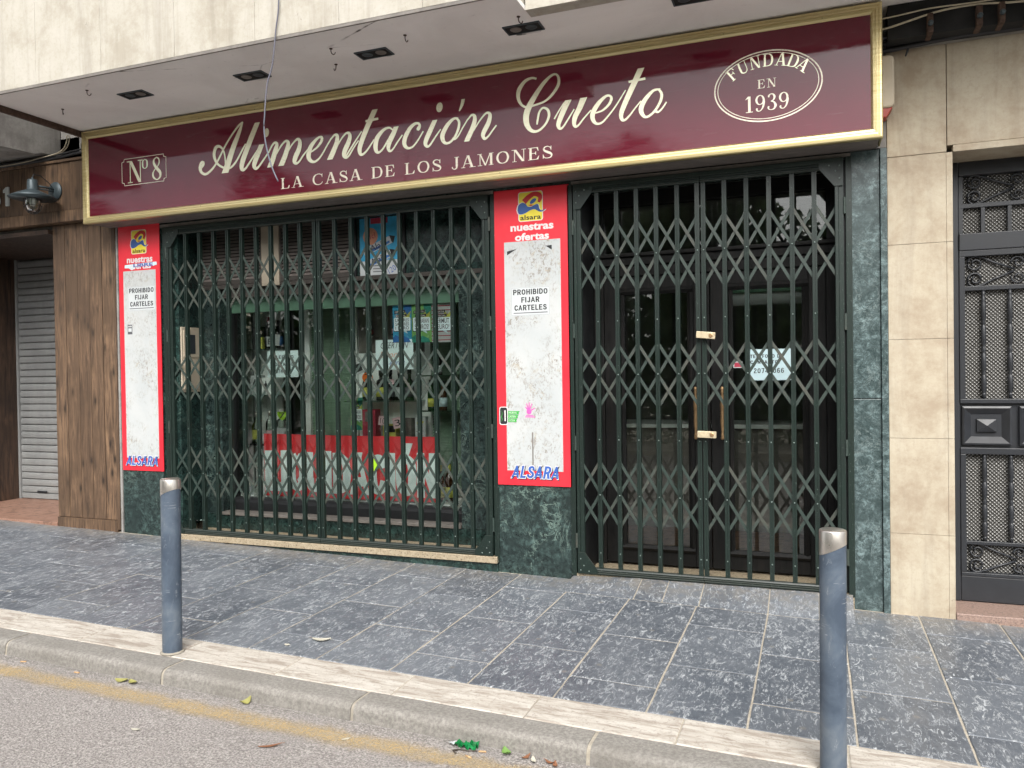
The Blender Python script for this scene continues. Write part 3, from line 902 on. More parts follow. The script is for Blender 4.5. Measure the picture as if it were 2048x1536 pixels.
SCRIPT=[
([[(-4.945,3.388,0.025),(-4.955,3.366,0.0535),(-4.976,3.332,0.0402),(-4.966,3.294,0.0251),(-4.921,3.272,0.0217),(-4.866,3.295,0.0199),(-4.811,3.343,0.0173),(-4.756,3.416,0.0164),(-4.701,3.495,0.0163),(-4.629,3.578,0.0162),(-4.557,3.647,0.0176),(-4.513,3.67,0.016)],[(-4.516,3.672,0.0128),(-4.557,3.584,0.0369),(-4.614,3.478,0.05),(-4.66,3.377,0.0551),(-4.711,3.26,0.0701,1)],[(-4.706,3.298,0.0179),(-4.767,3.33,0.018),(-4.806,3.371,0.023),(-4.823,3.43,0.0297),(-4.804,3.485,0.0313),(-4.768,3.495,0.0229),(-4.733,3.47,0.0172),(-4.712,3.425,0.0147),(-4.703,3.36,0.013),(-4.704,3.31,0.0114)]],[]),
([[(-4.697,3.29,0.013),(-4.644,3.304,0.0178),(-4.591,3.348,0.0169),(-4.537,3.42,0.016),(-4.49,3.485,0.0127)],[(-4.364,3.649,0.0524,1),(-4.431,3.527,0.0506),(-4.485,3.421,0.0493),(-4.521,3.347,0.0495),(-4.535,3.293,0.0432),(-4.523,3.268,0.0288),(-4.492,3.278,0.0191),(-4.444,3.329,0.0159),(-4.391,3.389,0.015),(-4.352,3.434,0.0126)]],[]),
([[(-4.325,3.461,0.0522,1),(-4.365,3.386,0.0487),(-4.392,3.333,0.0473),(-4.406,3.293,0.041),(-4.39,3.266,0.0268),(-4.359,3.278,0.0189),(-4.307,3.331,0.0156),(-4.251,3.391,0.014)]],[(-4.275,3.553,0.0259,0.0374)]),
([[(-4.255,3.386,0.0124),(-4.22,3.439,0.0155),(-4.191,3.459,0.0201),(-4.172,3.444,0.0308),(-4.184,3.401,0.0432),(-4.21,3.334,0.0479),(-4.245,3.26,0.0551,1)],[(-4.185,3.352,0.0108),(-4.137,3.416,0.0153),(-4.095,3.454,0.0168),(-4.07,3.458,0.0228),(-4.057,3.436,0.0335),(-4.072,3.381,0.0442),(-4.098,3.322,0.0474),(-4.133,3.26,0.0544,1)],[(-4.073,3.347,0.0107),(-4.03,3.411,0.0136),(-3.98,3.455,0.0166),(-3.955,3.459,0.0241),(-3.94,3.429,0.0345),(-3.953,3.374,0.0436),(-3.983,3.323,0.0453),(-3.996,3.283,0.0393),(-3.98,3.264,0.0226),(-3.951,3.275,0.0165),(-3.909,3.322,0.0142),(-3.864,3.364,0.0119)]],[]),
([[(-3.84,3.34,0.0119),(-3.779,3.372,0.0162),(-3.739,3.411,0.0235),(-3.728,3.44,0.0264),(-3.747,3.454,0.0176),(-3.786,3.435,0.0236),(-3.835,3.388,0.0386),(-3.859,3.33,0.0447),(-3.852,3.285,0.0357),(-3.814,3.258,0.0207),(-3.769,3.272,0.0162),(-3.725,3.315,0.0139),(-3.684,3.371,0.0131),(-3.639,3.429,0.0131)]],[]),
([[(-3.643,3.425,0.0131),(-3.607,3.454,0.0174),(-3.584,3.441,0.0303),(-3.59,3.387,0.0405),(-3.618,3.33,0.0449),(-3.658,3.26,0.0517,1)],[(-3.602,3.334,0.0101),(-3.549,3.409,0.0129),(-3.502,3.452,0.0157),(-3.475,3.452,0.0228),(-3.464,3.424,0.0328),(-3.48,3.374,0.0414),(-3.512,3.318,0.043),(-3.521,3.28,0.0359),(-3.502,3.259,0.02),(-3.474,3.273,0.015),(-3.431,3.328,0.0128),(-3.384,3.382,0.0113)]],[]),
([[(-3.504,3.271,0.0129),(-3.476,3.307,0.0143),(-3.421,3.374,0.0128),(-3.356,3.452,0.0099)],[(-3.23,3.61,0.0492,1),(-3.273,3.534,0.046),(-3.32,3.448,0.0449),(-3.359,3.367,0.0423),(-3.376,3.316,0.0395),(-3.371,3.277,0.0282),(-3.35,3.267,0.0197),(-3.315,3.289,0.0154),(-3.276,3.331,0.0133),(-3.242,3.373,0.0111)],[(-3.318,3.527,0.0182),(-3.202,3.533,0.0194)]],[]),
([[(-3.073,3.428,0.0109),(-3.102,3.449,0.0137),(-3.132,3.448,0.0192),(-3.169,3.43,0.0276),(-3.215,3.383,0.0388),(-3.231,3.326,0.0403),(-3.225,3.282,0.0305),(-3.202,3.267,0.018),(-3.164,3.292,0.0152),(-3.119,3.352,0.0137),(-3.073,3.418,0.0123)],[(-3.043,3.451,0.0438,1),(-3.073,3.392,0.0409),(-3.104,3.337,0.0397),(-3.116,3.293,0.0315),(-3.102,3.266,0.0192),(-3.075,3.278,0.0136),(-3.038,3.323,0.0129),(-2.989,3.379,0.0108)]],[]),
([[(-2.855,3.398,0.016),(-2.85,3.411,0.0306),(-2.838,3.431,0.0226),(-2.849,3.452,0.0173),(-2.882,3.451,0.0227),(-2.926,3.419,0.0322),(-2.967,3.353,0.0377),(-2.972,3.302,0.0324),(-2.943,3.271,0.0202),(-2.9,3.278,0.0147),(-2.855,3.321,0.0126),(-2.807,3.386,0.0106)]],[]),
([[(-2.706,3.46,0.0408,1),(-2.747,3.385,0.0394),(-2.78,3.325,0.0382),(-2.791,3.288,0.0317),(-2.774,3.264,0.0198),(-2.749,3.276,0.0145),(-2.705,3.329,0.0124),(-2.658,3.383,0.0104)]],[(-2.666,3.552,0.0266,0.0367)]),
([[(-2.51,3.447,0.0128),(-2.548,3.449,0.0193),(-2.598,3.411,0.031),(-2.641,3.346,0.0376),(-2.642,3.302,0.0325),(-2.618,3.272,0.0207),(-2.579,3.276,0.0174),(-2.537,3.315,0.0179),(-2.508,3.374,0.0204),(-2.503,3.421,0.0192),(-2.524,3.45,0.0141)],[(-2.561,3.302,0.0129),(-2.55,3.296,0.0167),(-2.534,3.296,0.0141),(-2.509,3.318,0.0115),(-2.474,3.37,0.0108),(-2.428,3.433,0.0101)],[(-2.465,3.587,0.0287,1),(-2.476,3.546,0.0255),(-2.499,3.5,0.0089)]],[]),
([[(-2.431,3.427,0.0101),(-2.4,3.457,0.0151),(-2.376,3.448,0.0252),(-2.375,3.408,0.034),(-2.398,3.348,0.0378),(-2.43,3.29,0.0393),(-2.443,3.264,0.0423,1)],[(-2.385,3.337,0.0088),(-2.336,3.403,0.0113),(-2.288,3.451,0.0137),(-2.261,3.457,0.0186),(-2.248,3.434,0.0285),(-2.262,3.381,0.036),(-2.297,3.323,0.0361),(-2.307,3.294,0.0312),(-2.294,3.267,0.0199),(-2.264,3.282,0.0137),(-2.229,3.321,0.0117),(-2.197,3.356,0.0111)]],[]),
([[(-1.878,3.655,0.0154),(-1.916,3.666,0.0167),(-1.968,3.649,0.0239),(-2.014,3.594,0.0325),(-2.021,3.534,0.0265),(-1.997,3.482,0.018),(-1.952,3.457,0.0143),(-1.894,3.465,0.0142),(-1.817,3.482,0.0153),(-1.759,3.523,0.0198),(-1.714,3.582,0.0221),(-1.707,3.629,0.0197),(-1.725,3.664,0.0139),(-1.763,3.661,0.0175),(-1.821,3.616,0.0271),(-1.88,3.545,0.0355),(-1.932,3.468,0.0441),(-1.959,3.404,0.0467),(-1.959,3.343,0.0419),(-1.935,3.295,0.0298),(-1.897,3.272,0.0202),(-1.851,3.282,0.0165),(-1.806,3.324,0.0164),(-1.784,3.376,0.0199),(-1.795,3.419,0.0188),(-1.83,3.435,0.0141),(-1.857,3.409,0.0154),(-1.871,3.357,0.0154),(-1.877,3.32,0.0107)]],[]),
([[(-1.746,3.345,0.0105),(-1.716,3.391,0.0099),(-1.67,3.454,0.0081)],[(-1.637,3.468,0.0495,1),(-1.666,3.414,0.0416),(-1.698,3.347,0.0382),(-1.715,3.301,0.0325),(-1.704,3.271,0.0197),(-1.68,3.279,0.0139),(-1.642,3.328,0.0115),(-1.594,3.396,0.0092)],[(-1.522,3.469,0.0512,1),(-1.554,3.399,0.041),(-1.586,3.344,0.0377),(-1.596,3.298,0.0298),(-1.586,3.27,0.0194),(-1.562,3.279,0.0137),(-1.525,3.319,0.0113),(-1.469,3.373,0.009)]],[]),
([[(-1.457,3.347,0.009),(-1.39,3.359,0.0134),(-1.341,3.395,0.0177),(-1.321,3.433,0.0199),(-1.333,3.457,0.0149),(-1.364,3.455,0.0189),(-1.413,3.416,0.0302),(-1.454,3.357,0.036),(-1.458,3.31,0.0304),(-1.433,3.273,0.0179),(-1.391,3.275,0.0145),(-1.342,3.319,0.0116),(-1.287,3.382,0.0105),(-1.218,3.48,0.0076)]],[]),
([[(-1.107,3.618,0.0463,1),(-1.143,3.547,0.0411),(-1.185,3.467,0.0391),(-1.228,3.38,0.0361),(-1.252,3.319,0.0318),(-1.246,3.278,0.0219),(-1.223,3.274,0.0153),(-1.187,3.305,0.012),(-1.152,3.346,0.0103),(-1.11,3.39,0.0086)],[(-1.196,3.534,0.0163),(-1.078,3.541,0.0171)]],[]),
([[(-0.975,3.453,0.0116),(-1.022,3.45,0.0181),(-1.069,3.41,0.0289),(-1.105,3.357,0.0344),(-1.109,3.312,0.0301),(-1.082,3.275,0.0182),(-1.042,3.286,0.016),(-1.001,3.326,0.017),(-0.971,3.38,0.019),(-0.967,3.422,0.018),(-0.989,3.456,0.0127)],[(-1.021,3.315,0.0117),(-1.01,3.308,0.0191),(-0.993,3.297,0.0138),(-0.966,3.316,0.0116),(-0.933,3.359,0.0095)]],[])]
# ------------------------------------------------------------------ ground, road, pavement
mb = MB()
mb.add([(-160, -160, zr(-160)), (160, -160, zr(160)), (160, 60, zr(160)), (-160, 60, zr(-160))], [(0, 1, 2, 3)])
road = mb.build('road', M['asphalt'])
tag(road, kind='structure')
mb = MB()
YL0, YL1, YC = -0.12, 0.12, -2.69
mb.add([(-30, YL0, 0), (12, YL0, 0), (12, YL1, 0), (-30, YL1, 0)], [(0, 1, 2, 3)])
yl = place('yellow_line', mb.mesh('yellow_line', M['yellow_paint']), None, (0, YC, zr(0) + 0.004), (0, 0.023, 0))
tag(yl, kind='structure')

pave = struct('pavement')
TILT = (0.010, 0.023, 0)
mb = MB()
x0, x1 = -14, 4.5
mb.add([(x0, -2.36, zg(x0, -2.36) - .004), (x1, -2.36, zg(x1, -2.36) - .004), (x1, .04, zg(x1, .04) - .004), (x0, .04, zg(x0, .04) - .004)], [(0, 1, 2, 3)])
mb.build('mortar_bed', M['mortar'], pave)

_slab = {}
def slab_mesh(wd, dp, mat, th=0.03, ch=0.004, seed=0):
    key = (round(wd, 2), round(dp, 2), mat.name, seed)
    if key in _slab: return _slab[key]
    rr = random.Random(hash(key) % 1000)
    a, b = wd / 2, dp / 2
    n = 4
    ring = [(-a, -b), (a, -b), (a, b), (-a, b)]
    pts = []
    for i in range(4):
        p, q = ring[i], ring[(i + 1) % 4]
        for k in range(n):
            t = k / n
            j = rr.uniform(-.0016, .0016)
            x, y = p[0] + (q[0] - p[0]) * t, p[1] + (q[1] - p[1]) * t
            if k: x, y = (x, y + j) if i % 2 == 0 else (x + j, y)
            pts.append((x, y))
    m = len(pts)
    vs = [(x, y, -th) for x, y in pts] + [(x, y, -ch * .8) for x, y in pts] + [(x * (1 - ch / a), y * (1 - ch / b), 0) for x, y in pts]
    fs = [tuple(range(2 * m, 3 * m))]
    for k in range(m):
        l = (k + 1) % m
        fs += [(k, l, m + l, m + k), (m + k, m + l, 2 * m + l, 2 * m + k)]
    b_ = MB().add(vs, fs)
    _slab[key] = b_.mesh('paving_slab', mat)
    return _slab[key]

PITCH, GAP = 0.4635, 0.009
for k in range(-26, 10):
    xa = -0.30 + PITCH * k
    xb = xa + PITCH
    joints = [-2.085, -1.79, -1.09, -0.38, 0.0] if k % 2 == 0 else [-2.085, -1.44, -0.73, -0.02]
    front = 0.0
    if xa > -1.75 and xb < 0.45:
        joints = [j for j in joints if j < -0.5] + [-0.335]
    for y0, y1 in zip(joints, joints[1:]):
        cx, cy = (xa + xb) / 2, (y0 + y1) / 2
        me = slab_mesh(xb - xa - GAP, y1 - y0 - GAP, M['slate'], seed=random.randrange(3))
        place('paving_slab', me, pave, (cx, cy, zg(cx, cy) + random.uniform(-.0012, .0012)),
              (TILT[0] + random.uniform(-.0016, .0016), TILT[1] + random.uniform(-.0016, .0016), random.uniform(-.0015, .0015)))
# cut pieces that ramp up to the shop door
ramp_x = [-1.735, -1.20, -1.0, -0.75, -0.30, 0.02, 0.235]
for a, b in zip(ramp_x, ramp_x[1:]):
    a2, b2 = a + .004, b - .004
    y0, y1 = -.328, -.006
    top = -.024 if b < .25 else -.09
    top_l = -.03 if a > -1.7 else -.05
    vs = []
    for (x, y) in ((a2, y0), (b2, y0), (b2, y1), (a2, y1)):
        vs.append((x, y, zg(x, y) + .001 if y == y0 else (top if x == b2 else min(top_l + .004, top + .004))))
    vs += [(x, y, zz - .06) for x, y, zz in vs]
    m_ = MB().add(vs, [(0, 1, 2, 3), (0, 4, 5, 1), (1, 5, 6, 2), (2, 6, 7, 3), (3, 7, 4, 0)])
    m_.build('cut_slab', M['slate'], pave)

# cream edging stones
k = -10
while -4.81 + .7045 * k < 4:
    xa = -4.81 + .7045 * k
    cx = xa + .352
    me = slab_mesh(.7045 - .006, .262, M['edging'], .05, .006, seed=k % 3)
    place('edging_stone', me, pave, (cx, -2.2165, zg(cx, -2.2165) + random.uniform(-.001, .002)), (TILT[0], TILT[1] + random.uniform(-.001, .001), random.uniform(-.002, .002)))
    k += 1

# kerb stones with a rounded nose
kerb = struct('kerb')
prof = [(-.08, 0.0), (.062, .002)]
for a in range(0, 91, 15):
    prof.append((.085 + .035 * math.sin(R(a)) - .035 + .0, -.035 + .035 * math.cos(R(a))))
prof = [(0.075, 0.0), (-0.045, 0.002)]
for a in range(0, 91, 15):
    prof.append((-0.055 - 0.035 * math.sin(R(a)), -0.035 + 0.036 * math.cos(R(a))))
prof += [(-0.105, -0.20), (0.075, -0.20)]
km = MB().prism(prof, -.583, .583, 'x').mesh('kerb_stone', M['kerb'], smooth=False)
for k in range(-8, 7):
    cx = -4.477 + 1.183 * k + .5915
    cy = -2.4255
    place('kerb_stone', km, kerb, (cx, cy, zg(cx, cy) - .002 + random.uniform(-.002, .002)), (0, TILT[1] + random.uniform(-.001, .001), random.uniform(-.002, .002)))
jm = MB().prism([(u + (.004 if u < 0 else -.004), v - .005) for u, v in prof], -9.2, 9.2, 'x').mesh('joint_mortar', M['mortar'])
place('joint_mortar', jm, kerb, (-4.6, -2.4255, zg(-4.6, -2.4255) - .002), (0, TILT[1], 0))
for x in ramp_x[1:-1]:
    mb = MB()
    mb.add([(x - .012, -.33, zg(x, -.33) - .003), (x + .012, -.33, zg(x, -.33) - .003), (x + .012, -.006, -.032), (x - .012, -.006, -.032)], [(0, 1, 2, 3)])
    mb.build('ramp_mortar', M['mortar'], pave)
# flaked paint round two of the soffit lamps, and old patches of filler
def flake(cx, cy, s_, mat, seed):
    r5 = random.Random(seed)
    pts = []
    for k in range(11):
        a = 2 * PI * k / 11
        rr_ = s_ * r5.uniform(.45, 1.0)
        pts.append((cx + rr_ * 1.6 * math.cos(a), cy + rr_ * .5 * math.sin(a)))
    FLK.append((pts, mat))
FLK = []
flake(-3.98, -.690, .045, 'white_print', 1); flake(-1.78, -.680, .05, 'white_print', 2); flake(-1.84, -.675, .03, 'ink_soft', 4); flake(-4.14, -.80, .02, 'white_print', 5); flake(-2.86, -.70, .02, 'white_print', 7); flake(-4.3, -.36, .02, 'white_print', 9)

# ------------------------------------------------------------------ the shop building
shop = thing('shop_building', (-2.9, 0, 0), 'shop front faced in dark green marble under a plastered overhang', 'building')
def part(name, mat, fn, parent=shop, bevel=0, smooth=False, auto=False):
    m_ = MB()
    fn(m_)
    return m_.build(name, mat, parent, smooth=smooth, bevel=bevel, auto=auto)
SOF = 3.82
# marble facing, slab by slab
part('marble_slab', M['marble'], lambda b: b.box(-6.235, -5.735, 0, .30, -.2, 1.49), bevel=.003)
part('marble_slab', M['marble'], lambda b: b.box(-6.235, -5.735, .001, .30, 1.494, 2.955), bevel=.003)
part('marble_slab', M['marble'], lambda b: b.box(-2.345, -1.712, 0, .34, -.3, 1.296), bevel=.003)
part('marble_slab', M['marble'], lambda b: b.box(-2.345, -1.712, .001, .34, 1.30, 2.955), bevel=.003)
part('marble_slab', M['marble_pale'], lambda b: b.box(.242, .418, 0, .34, -.3, 1.296), bevel=.003)
part('marble_slab', M['marble_pale'], lambda b: b.box(.242, .418, .001, .34, 1.30, 2.955), bevel=.003)
part('marble_trim', M['marble_pale'], lambda b: b.box(.420, .462, -.022, .30, -.3, 2.955), bevel=.004)
part('marble_trim', M['concrete'], lambda b: b.box(-6.262, -6.237, -.012, .20, -.2, 2.955), bevel=.003)
# lintel over the openings
part('lintel', M['marble_dark'], lambda b: b.box(-5.735, -2.345, .012, .30, 2.905, 2.96), bevel=.002)
part('lintel', M['marble_dark'], lambda b: b.box(-1.712, .242, .012, .34, 2.915, 2.96), bevel=.002)
part('lintel_trim', M['sill'], lambda b: b.box(-5.733, -2.347, -.004, .012, 2.915, 2.944), bevel=.002)
part('lintel_trim', M['sill'], lambda b: b.box(-1.710, .240, -.004, .012, 2.925, 2.95), bevel=.002)
# wall above, up to the soffit (behind the sign)
part('upper_wall', M['concrete'], lambda b: b.box(-6.36, .462, .005, .34, 2.962, SOF))
# terrazzo step of the window bay, with its marble riser
part('step', M['terrazzo'], lambda b: b.box(-5.72, -2.347, -.035, .31, .006, .058), bevel=.004)
part('riser', M['marble_dark'], lambda b: b.box(-5.72, -2.347, -.012, .30, -.3, .004), bevel=.002)
part('door_step', M['terrazzo'], lambda b: b.box(-1.712, .242, -.004, .60, -.3, -.026), bevel=.003)
# left window bay
part('bay_side_wall', M['marble_dark'], lambda b: b.box(-5.735, -5.535, .022, .32, .06, 2.905))
part('bay_side_wall', M['marble_dark'], lambda b: b.box(-2.405, -2.345, .022, .32, .06, 2.905))
part('marble_slab', M['marble'], lambda b: b.box(-5.533, -5.302, .30, .60, .197, 2.345), bevel=.003)
part('marble_slab', M['marble'], lambda b: b.box(-2.798, -2.407, .30, .60, .197, 2.345), bevel=.003)
part('plinth', M['marble_dark'], lambda b: b.box(-5.533, -2.407, .302, .58, .06, .195), bevel=.002)
part('window_ledge', M['sill'], lambda b: b.box(-5.30, -2.80, .275, .60, .197, .226), bevel=.004)
part('bay_beam', M['louver_frame'], lambda b: (b.box(-5.533, -2.407, .296, .40, 2.347, 2.385), b.box(-5.533, -2.407, .34, .60, 2.262, 2.345)), bevel=.003)
part('bay_ceiling', M['black_frame'], lambda b: b.box(-5.533, -2.407, .02, .34, 2.90, 2.903))

# window: frame, glass
win = thing('x', (0, 0, 0), None, None) if False else None
window = part('window', M['green_frame'], lambda b: (b.box(-5.298, -2.802, .43, .49, 2.125, 2.258), b.box(-5.298, -2.802, .415, .43, 2.225, 2.258)), bevel=.004)
def sub(name, mat, fn, parent, **k):
    return part(name, mat, fn, parent, **k)
sub('frame_post', M['black_frame'], lambda b: b.box(-5.298, -5.262, .42, .50, .345, 2.124), window, bevel=.004)
sub('frame_post', M['black_frame'], lambda b: b.box(-2.842, -2.802, .42, .50, .345, 2.124), window, bevel=.004)
sub('bottom_rail', M['black_frame'], lambda b: b.prism([(.40, .227), (.40, .30), (.41, .325), (.43, .342), (.46, .345), (.50, .345), (.50, .227)], -5.298, -2.802, 'x'), window)
sub('pane', M['glass'], lambda b: b.box(-5.262, -2.842, .457, .463, .345, 2.125), window)

# ventilation louvres over the window
for (xa, xb) in ((-5.533, -4.80), (-4.60, -3.825)):
    lv = part('louvre', M['louver_frame'], lambda b: (b.box(xa, xb, .295, .335, 2.387, 2.425), b.box(xa, xb, .295, .335, 2.872, 2.90),
              b.box(xa, xa + .02, .296, .335, 2.425, 2.872), b.box(xb - .02, xb, .296, .335, 2.425, 2.872)), bevel=.002)
    for i in range(14):
        z = 2.428 + i * .0317
        sub('slat', M['louver'], lambda b: b.prism([(.298, z), (.302, z - .001), (.316, z + .022), (.312, z + .023)], xa + .02, xb - .02, 'x'), lv)
    sub('backing', M['dark'], lambda b: b.box(xa, xb, .346, .36, 2.387, 2.90), lv)
part('bay_post', M['beige'], lambda b: b.box(-4.798, -4.602, .285, .36, 2.352, 2.90), bevel=.004)
tr = part('fanlight', M['black_frame'], lambda b: (b.box(-3.823, -3.79, .30, .36, 2.387, 2.90), b.box(-3.33, -3.30, .30, .36, 2.387, 2.90),
          b.box(-2.44, -2.407, .30, .36, 2.387, 2.90)), bevel=.003)
sub('pane', M['marble_dark'], lambda b: b.box(-3.79, -3.33, .325, .333, 2.387, 2.90), tr)
sub('pane', M['marble_dark'], lambda b: b.box(-3.30, -2.44, .325, .333, 2.387, 2.90), tr)

# right bay: side walls, fanlight and double door
part('bay_side_wall', M['black_frame'], lambda b: b.box(-1.712, -1.635, .022, .36, -.02, 2.914))
part('bay_side_wall', M['black_frame'], lambda b: b.box(.165, .242, .022, .36, -.02, 2.914))
DY = .36
fan = part('fanlight', M['door_wood'], lambda b: (b.box(-1.635, .165, DY - .02, DY + .06, 2.80, 2.91), b.box(-1.635, .165, DY - .03, DY + .06, 2.335, 2.40),
           b.box(-1.635, .165, DY - .05, DY - .01, 2.40, 2.43), b.box(-1.635, -1.56, DY - .02, DY + .06, 2.43, 2.80), b.box(.09, .165, DY - .02, DY + .06, 2.43, 2.80)), bevel=.006)
sub('pane', M['glass'], lambda b: b.box(-1.56, .09, DY + .018, DY + .024, 2.43, 2.80), fan)
part('door_frame', M['door_wood'], lambda b: (b.box(-1.635, -1.555, DY - .015, DY + .07, -.02, 2.334), b.box(.085, .165, DY - .015, DY + .07, -.02, 2.334), b.box(-1.555, .085, DY - .014, DY + .07, 2.25, 2.333)), bevel=.006)
def door(xa, xb, handle_x):
    d = part('door', M['door_wood'], lambda b: (b.box(xa, xa + .12, DY, DY + .05, -.005, 2.245), b.box(xb - .12, xb, DY, DY + .05, -.005, 2.245),
             b.box(xa + .12, xb - .12, DY + .001, DY + .05, -.005, .10), b.box(xa + .12, xb - .12, DY + .001, DY + .05, 2.15, 2.245)), bevel=.005)
    xi, xj = xa + .12, xb - .12
    # bolection moulding round the glass
    w_ = .045
    sub('moulding', M['door_wood'], lambda b: (b.prism([(DY - .012, .10), (DY - .028, .122), (DY - .012, .145), (DY + .02, .145), (DY + .02, .10)], xi, xj, 'x'),
        b.prism([(DY - .012, 2.15), (DY - .028, 2.128), (DY - .012, 2.105), (DY + .02, 2.105), (DY + .02, 2.15)], xi, xj, 'x'),
        b.prism([(xi, DY - .0125), (xi + .022, DY - .028), (xi + w_, DY - .0125), (xi + w_, DY + .02), (xi, DY + .02)], .1455, 2.1045, 'z'),
        b.prism([(xj, DY - .0125), (xj - .022, DY - .028), (xj - w_, DY - .0125), (xj - w_, DY + .02), (xj, DY + .02)], .1455, 2.1045, 'z')), d)
    sub('pane', M['glass'], lambda b: b.box(xi + w_, xj - w_, DY + .01, DY + .016, .145, 2.105), d)
    hz0, hz1 = .985, 1.385
    hy = DY - .105
    pr = [(.0, 0), (.011, .004), (.015, .016), (.010, .03), (.013, .036), (.010, .045), (.009, .06), (.0135, .10), (.0155, .14), (.013, .178), (.017, .186), (.012, .194), (.017, .204), (.012, .212), (.0155, .222),
          (.0165, .26), (.0135, .31), (.009, .345), (.013, .358), (.010, .365), (.015, .382), (.011, .395), (0, .40)]
    h = sub('handle', M['bronze'], lambda b: (b.lathe(pr, (handle_x, hy, hz0), 12), b.tube([(handle_x, hy, hz0 + .022), (handle_x, DY, hz0 + .022)], .008, 8),
            b.tube([(handle_x, hy, hz1 - .022), (handle_x, DY, hz1 - .022)], .008, 8)), d, smooth=True)
    return d
door(-1.555, -.738, -.835)
door(-.732, .085, -.640)

# soffit with its outer slabs; the left part reaches further over the pavement
part('soffit', M['soffit'], lambda b: (b.box(-6.36, -1.703, -1.245, .0, SOF, SOF + .03), b.box(-1.703, 4.5, -1.0, .0, SOF + .0005, SOF + .03)))
part('soffit_edge', M['rust'], lambda b: b.box(-6.40, -6.36, -1.25, .0, SOF - .05, SOF + .10), bevel=.004)
part('drip_edge', M['sill'], lambda b: b.box(-6.36, -1.703, -1.262, -1.246, SOF - .008, SOF + .012))
fx = [-6.395, -5.70, -5.02, -4.31, -3.60, -2.92, -2.30, -1.705]
for a, b_ in zip(fx, fx[1:]):
    part('fascia_slab', M['fascia'], lambda b: b.box(a + .0012, b_ - .0012, -1.262 - random.uniform(0, .002), -1.15, SOF + .013, 5.3), bevel=.0015)
fx = [-1.700, -.95, -.15, .65, 1.5, 2.4, 3.4, 4.5]
for a, b_ in zip(fx, fx[1:]):
    part('fascia_slab', M['fascia'], lambda b: b.box(a + .0012, b_ - .0012, -1.012 - random.uniform(0, .002), -.9, SOF - .004, 5.3), bevel=.0015)
part('unseen_upper_block', M['fascia'], lambda b: (b.box(-6.39, 4.5, -.899, 6, SOF + .04, 12), b.box(-6.39, -1.71, -1.149, -.90, SOF + .04, 5.3)))  # unseen wall block, added to keep sky light off the facade
part('soffit_beam', M['dark'], lambda b: b.box(.462, 4.5, -.17, -.002, 3.60, SOF - .002))  # the beam's shadow is put into its near-black colour

# interior of the shop: plain dark room
part('room_wall', M['room'], lambda b: (b.box(-6.2, .24, 4.2, 4.3, -.02, 3.0), b.box(-6.3, -6.2, .61, 4.3, -.02, 3.0), b.box(.24, .34, .61, 4.3, -.02, 3.0)))
part('room_ceiling', M['room'], lambda b: b.box(-6.2, .24, .61, 4.2, 2.96, 3.0))
part('room_floor', M['terracotta'], lambda b: b.box(-6.2, .24, .605, 4.2, -.08, -.028))
part('room_wall', M['room'], lambda b: (b.box(-2.34, -1.64, .345, .60, -.02, 2.95), b.box(-6.2, -5.31, .61, .66, -.02, 2.95)))
part('window_backing', M['room'], lambda b: b.box(-5.53, -2.41, .365, .60, 2.39, 2.90))

# recessed downlights in the soffit
for i, (cx, cy) in enumerate([(-5.14, -.82), (-4.01, -.782), (-2.935, -.787), (-1.80, -.765), (-.68, -.765)]):
    names = ['leftmost, above the sign number', 'second from left',
             'third from left', 'fourth from left', 'cut off by the picture top']
    L_ = thing('ceiling_spotlight', (cx, cy, SOF), 'dark twin recessed spotlight in the overhang, ' + names[i], 'spotlight', 'recessed spotlights in the overhang')
    hw, hd = .13, .066
    MB().box(-hw, hw, -hd, -hd + .010, -.008, .004).box(-hw, hw, hd - .010, hd, -.008, .004).box(-hw, -hw + .010, -hd + .01, hd - .01, -.0078, .004).box(hw - .010, hw, -hd + .01, hd - .01, -.0078, .004).build('frame', M['grey_metal'], L_, org=(0, 0, 0))
    MB().box(-hw + .008, hw - .008, -hd + .008, hd - .008, -.0045, -.002).build('recess', M['dark'], L_, org=(0, 0, 0))
    for sx in (-.055, .055):
        MB().lathe([(.0, -.0052), (.022, -.0052), (.036, -.007), (.040, -.0046)], (sx, 0, 0), 16).build('reflector', M['sill'] if (i + (sx > 0)) % 2 else M['grey_metal'], L_, org=(0, 0, 0), smooth=True)
for pts, mm in FLK:
    MB().prism(pts, SOF - .0035, SOF - .0005, 'z').build('paint_flake', M[mm], shop)
# hooks
hk = MB().tube([(0, 0, .0), (0, 0, -.02), (.004, 0, -.034), (.016, 0, -.042), (.027, 0, -.036), (.03, 0, -.024)], .0035, 6).lathe([(.012, .0), (.012, -.004), (.004, -.006)], (0, 0, 0), 10)
hm = hk.mesh('ceiling_hook', M['rust'], smooth=True)
hooks = [(-5.418, -1.04, 'by the front edge at the left end'), (-5.983, -.79, 'nearest the left edge of the overhang'), (-3.173, -.977, 'between the second and third spotlights'),
         (-2.585, -.972, 'between the third and fourth spotlights'), (-1.773, -.937, 'right beside the fourth spotlight'), (-3.30, -.72, 'low beside the third spotlight')]
for x, y, s_ in hooks:
    o = place('ceiling_hook', hm, None, (x, y, SOF), (0, 0, random.uniform(0, 3)))
    tag(o, 'small rusty hook under the overhang, ' + s_, 'hook', 'rusty hooks under the overhang')
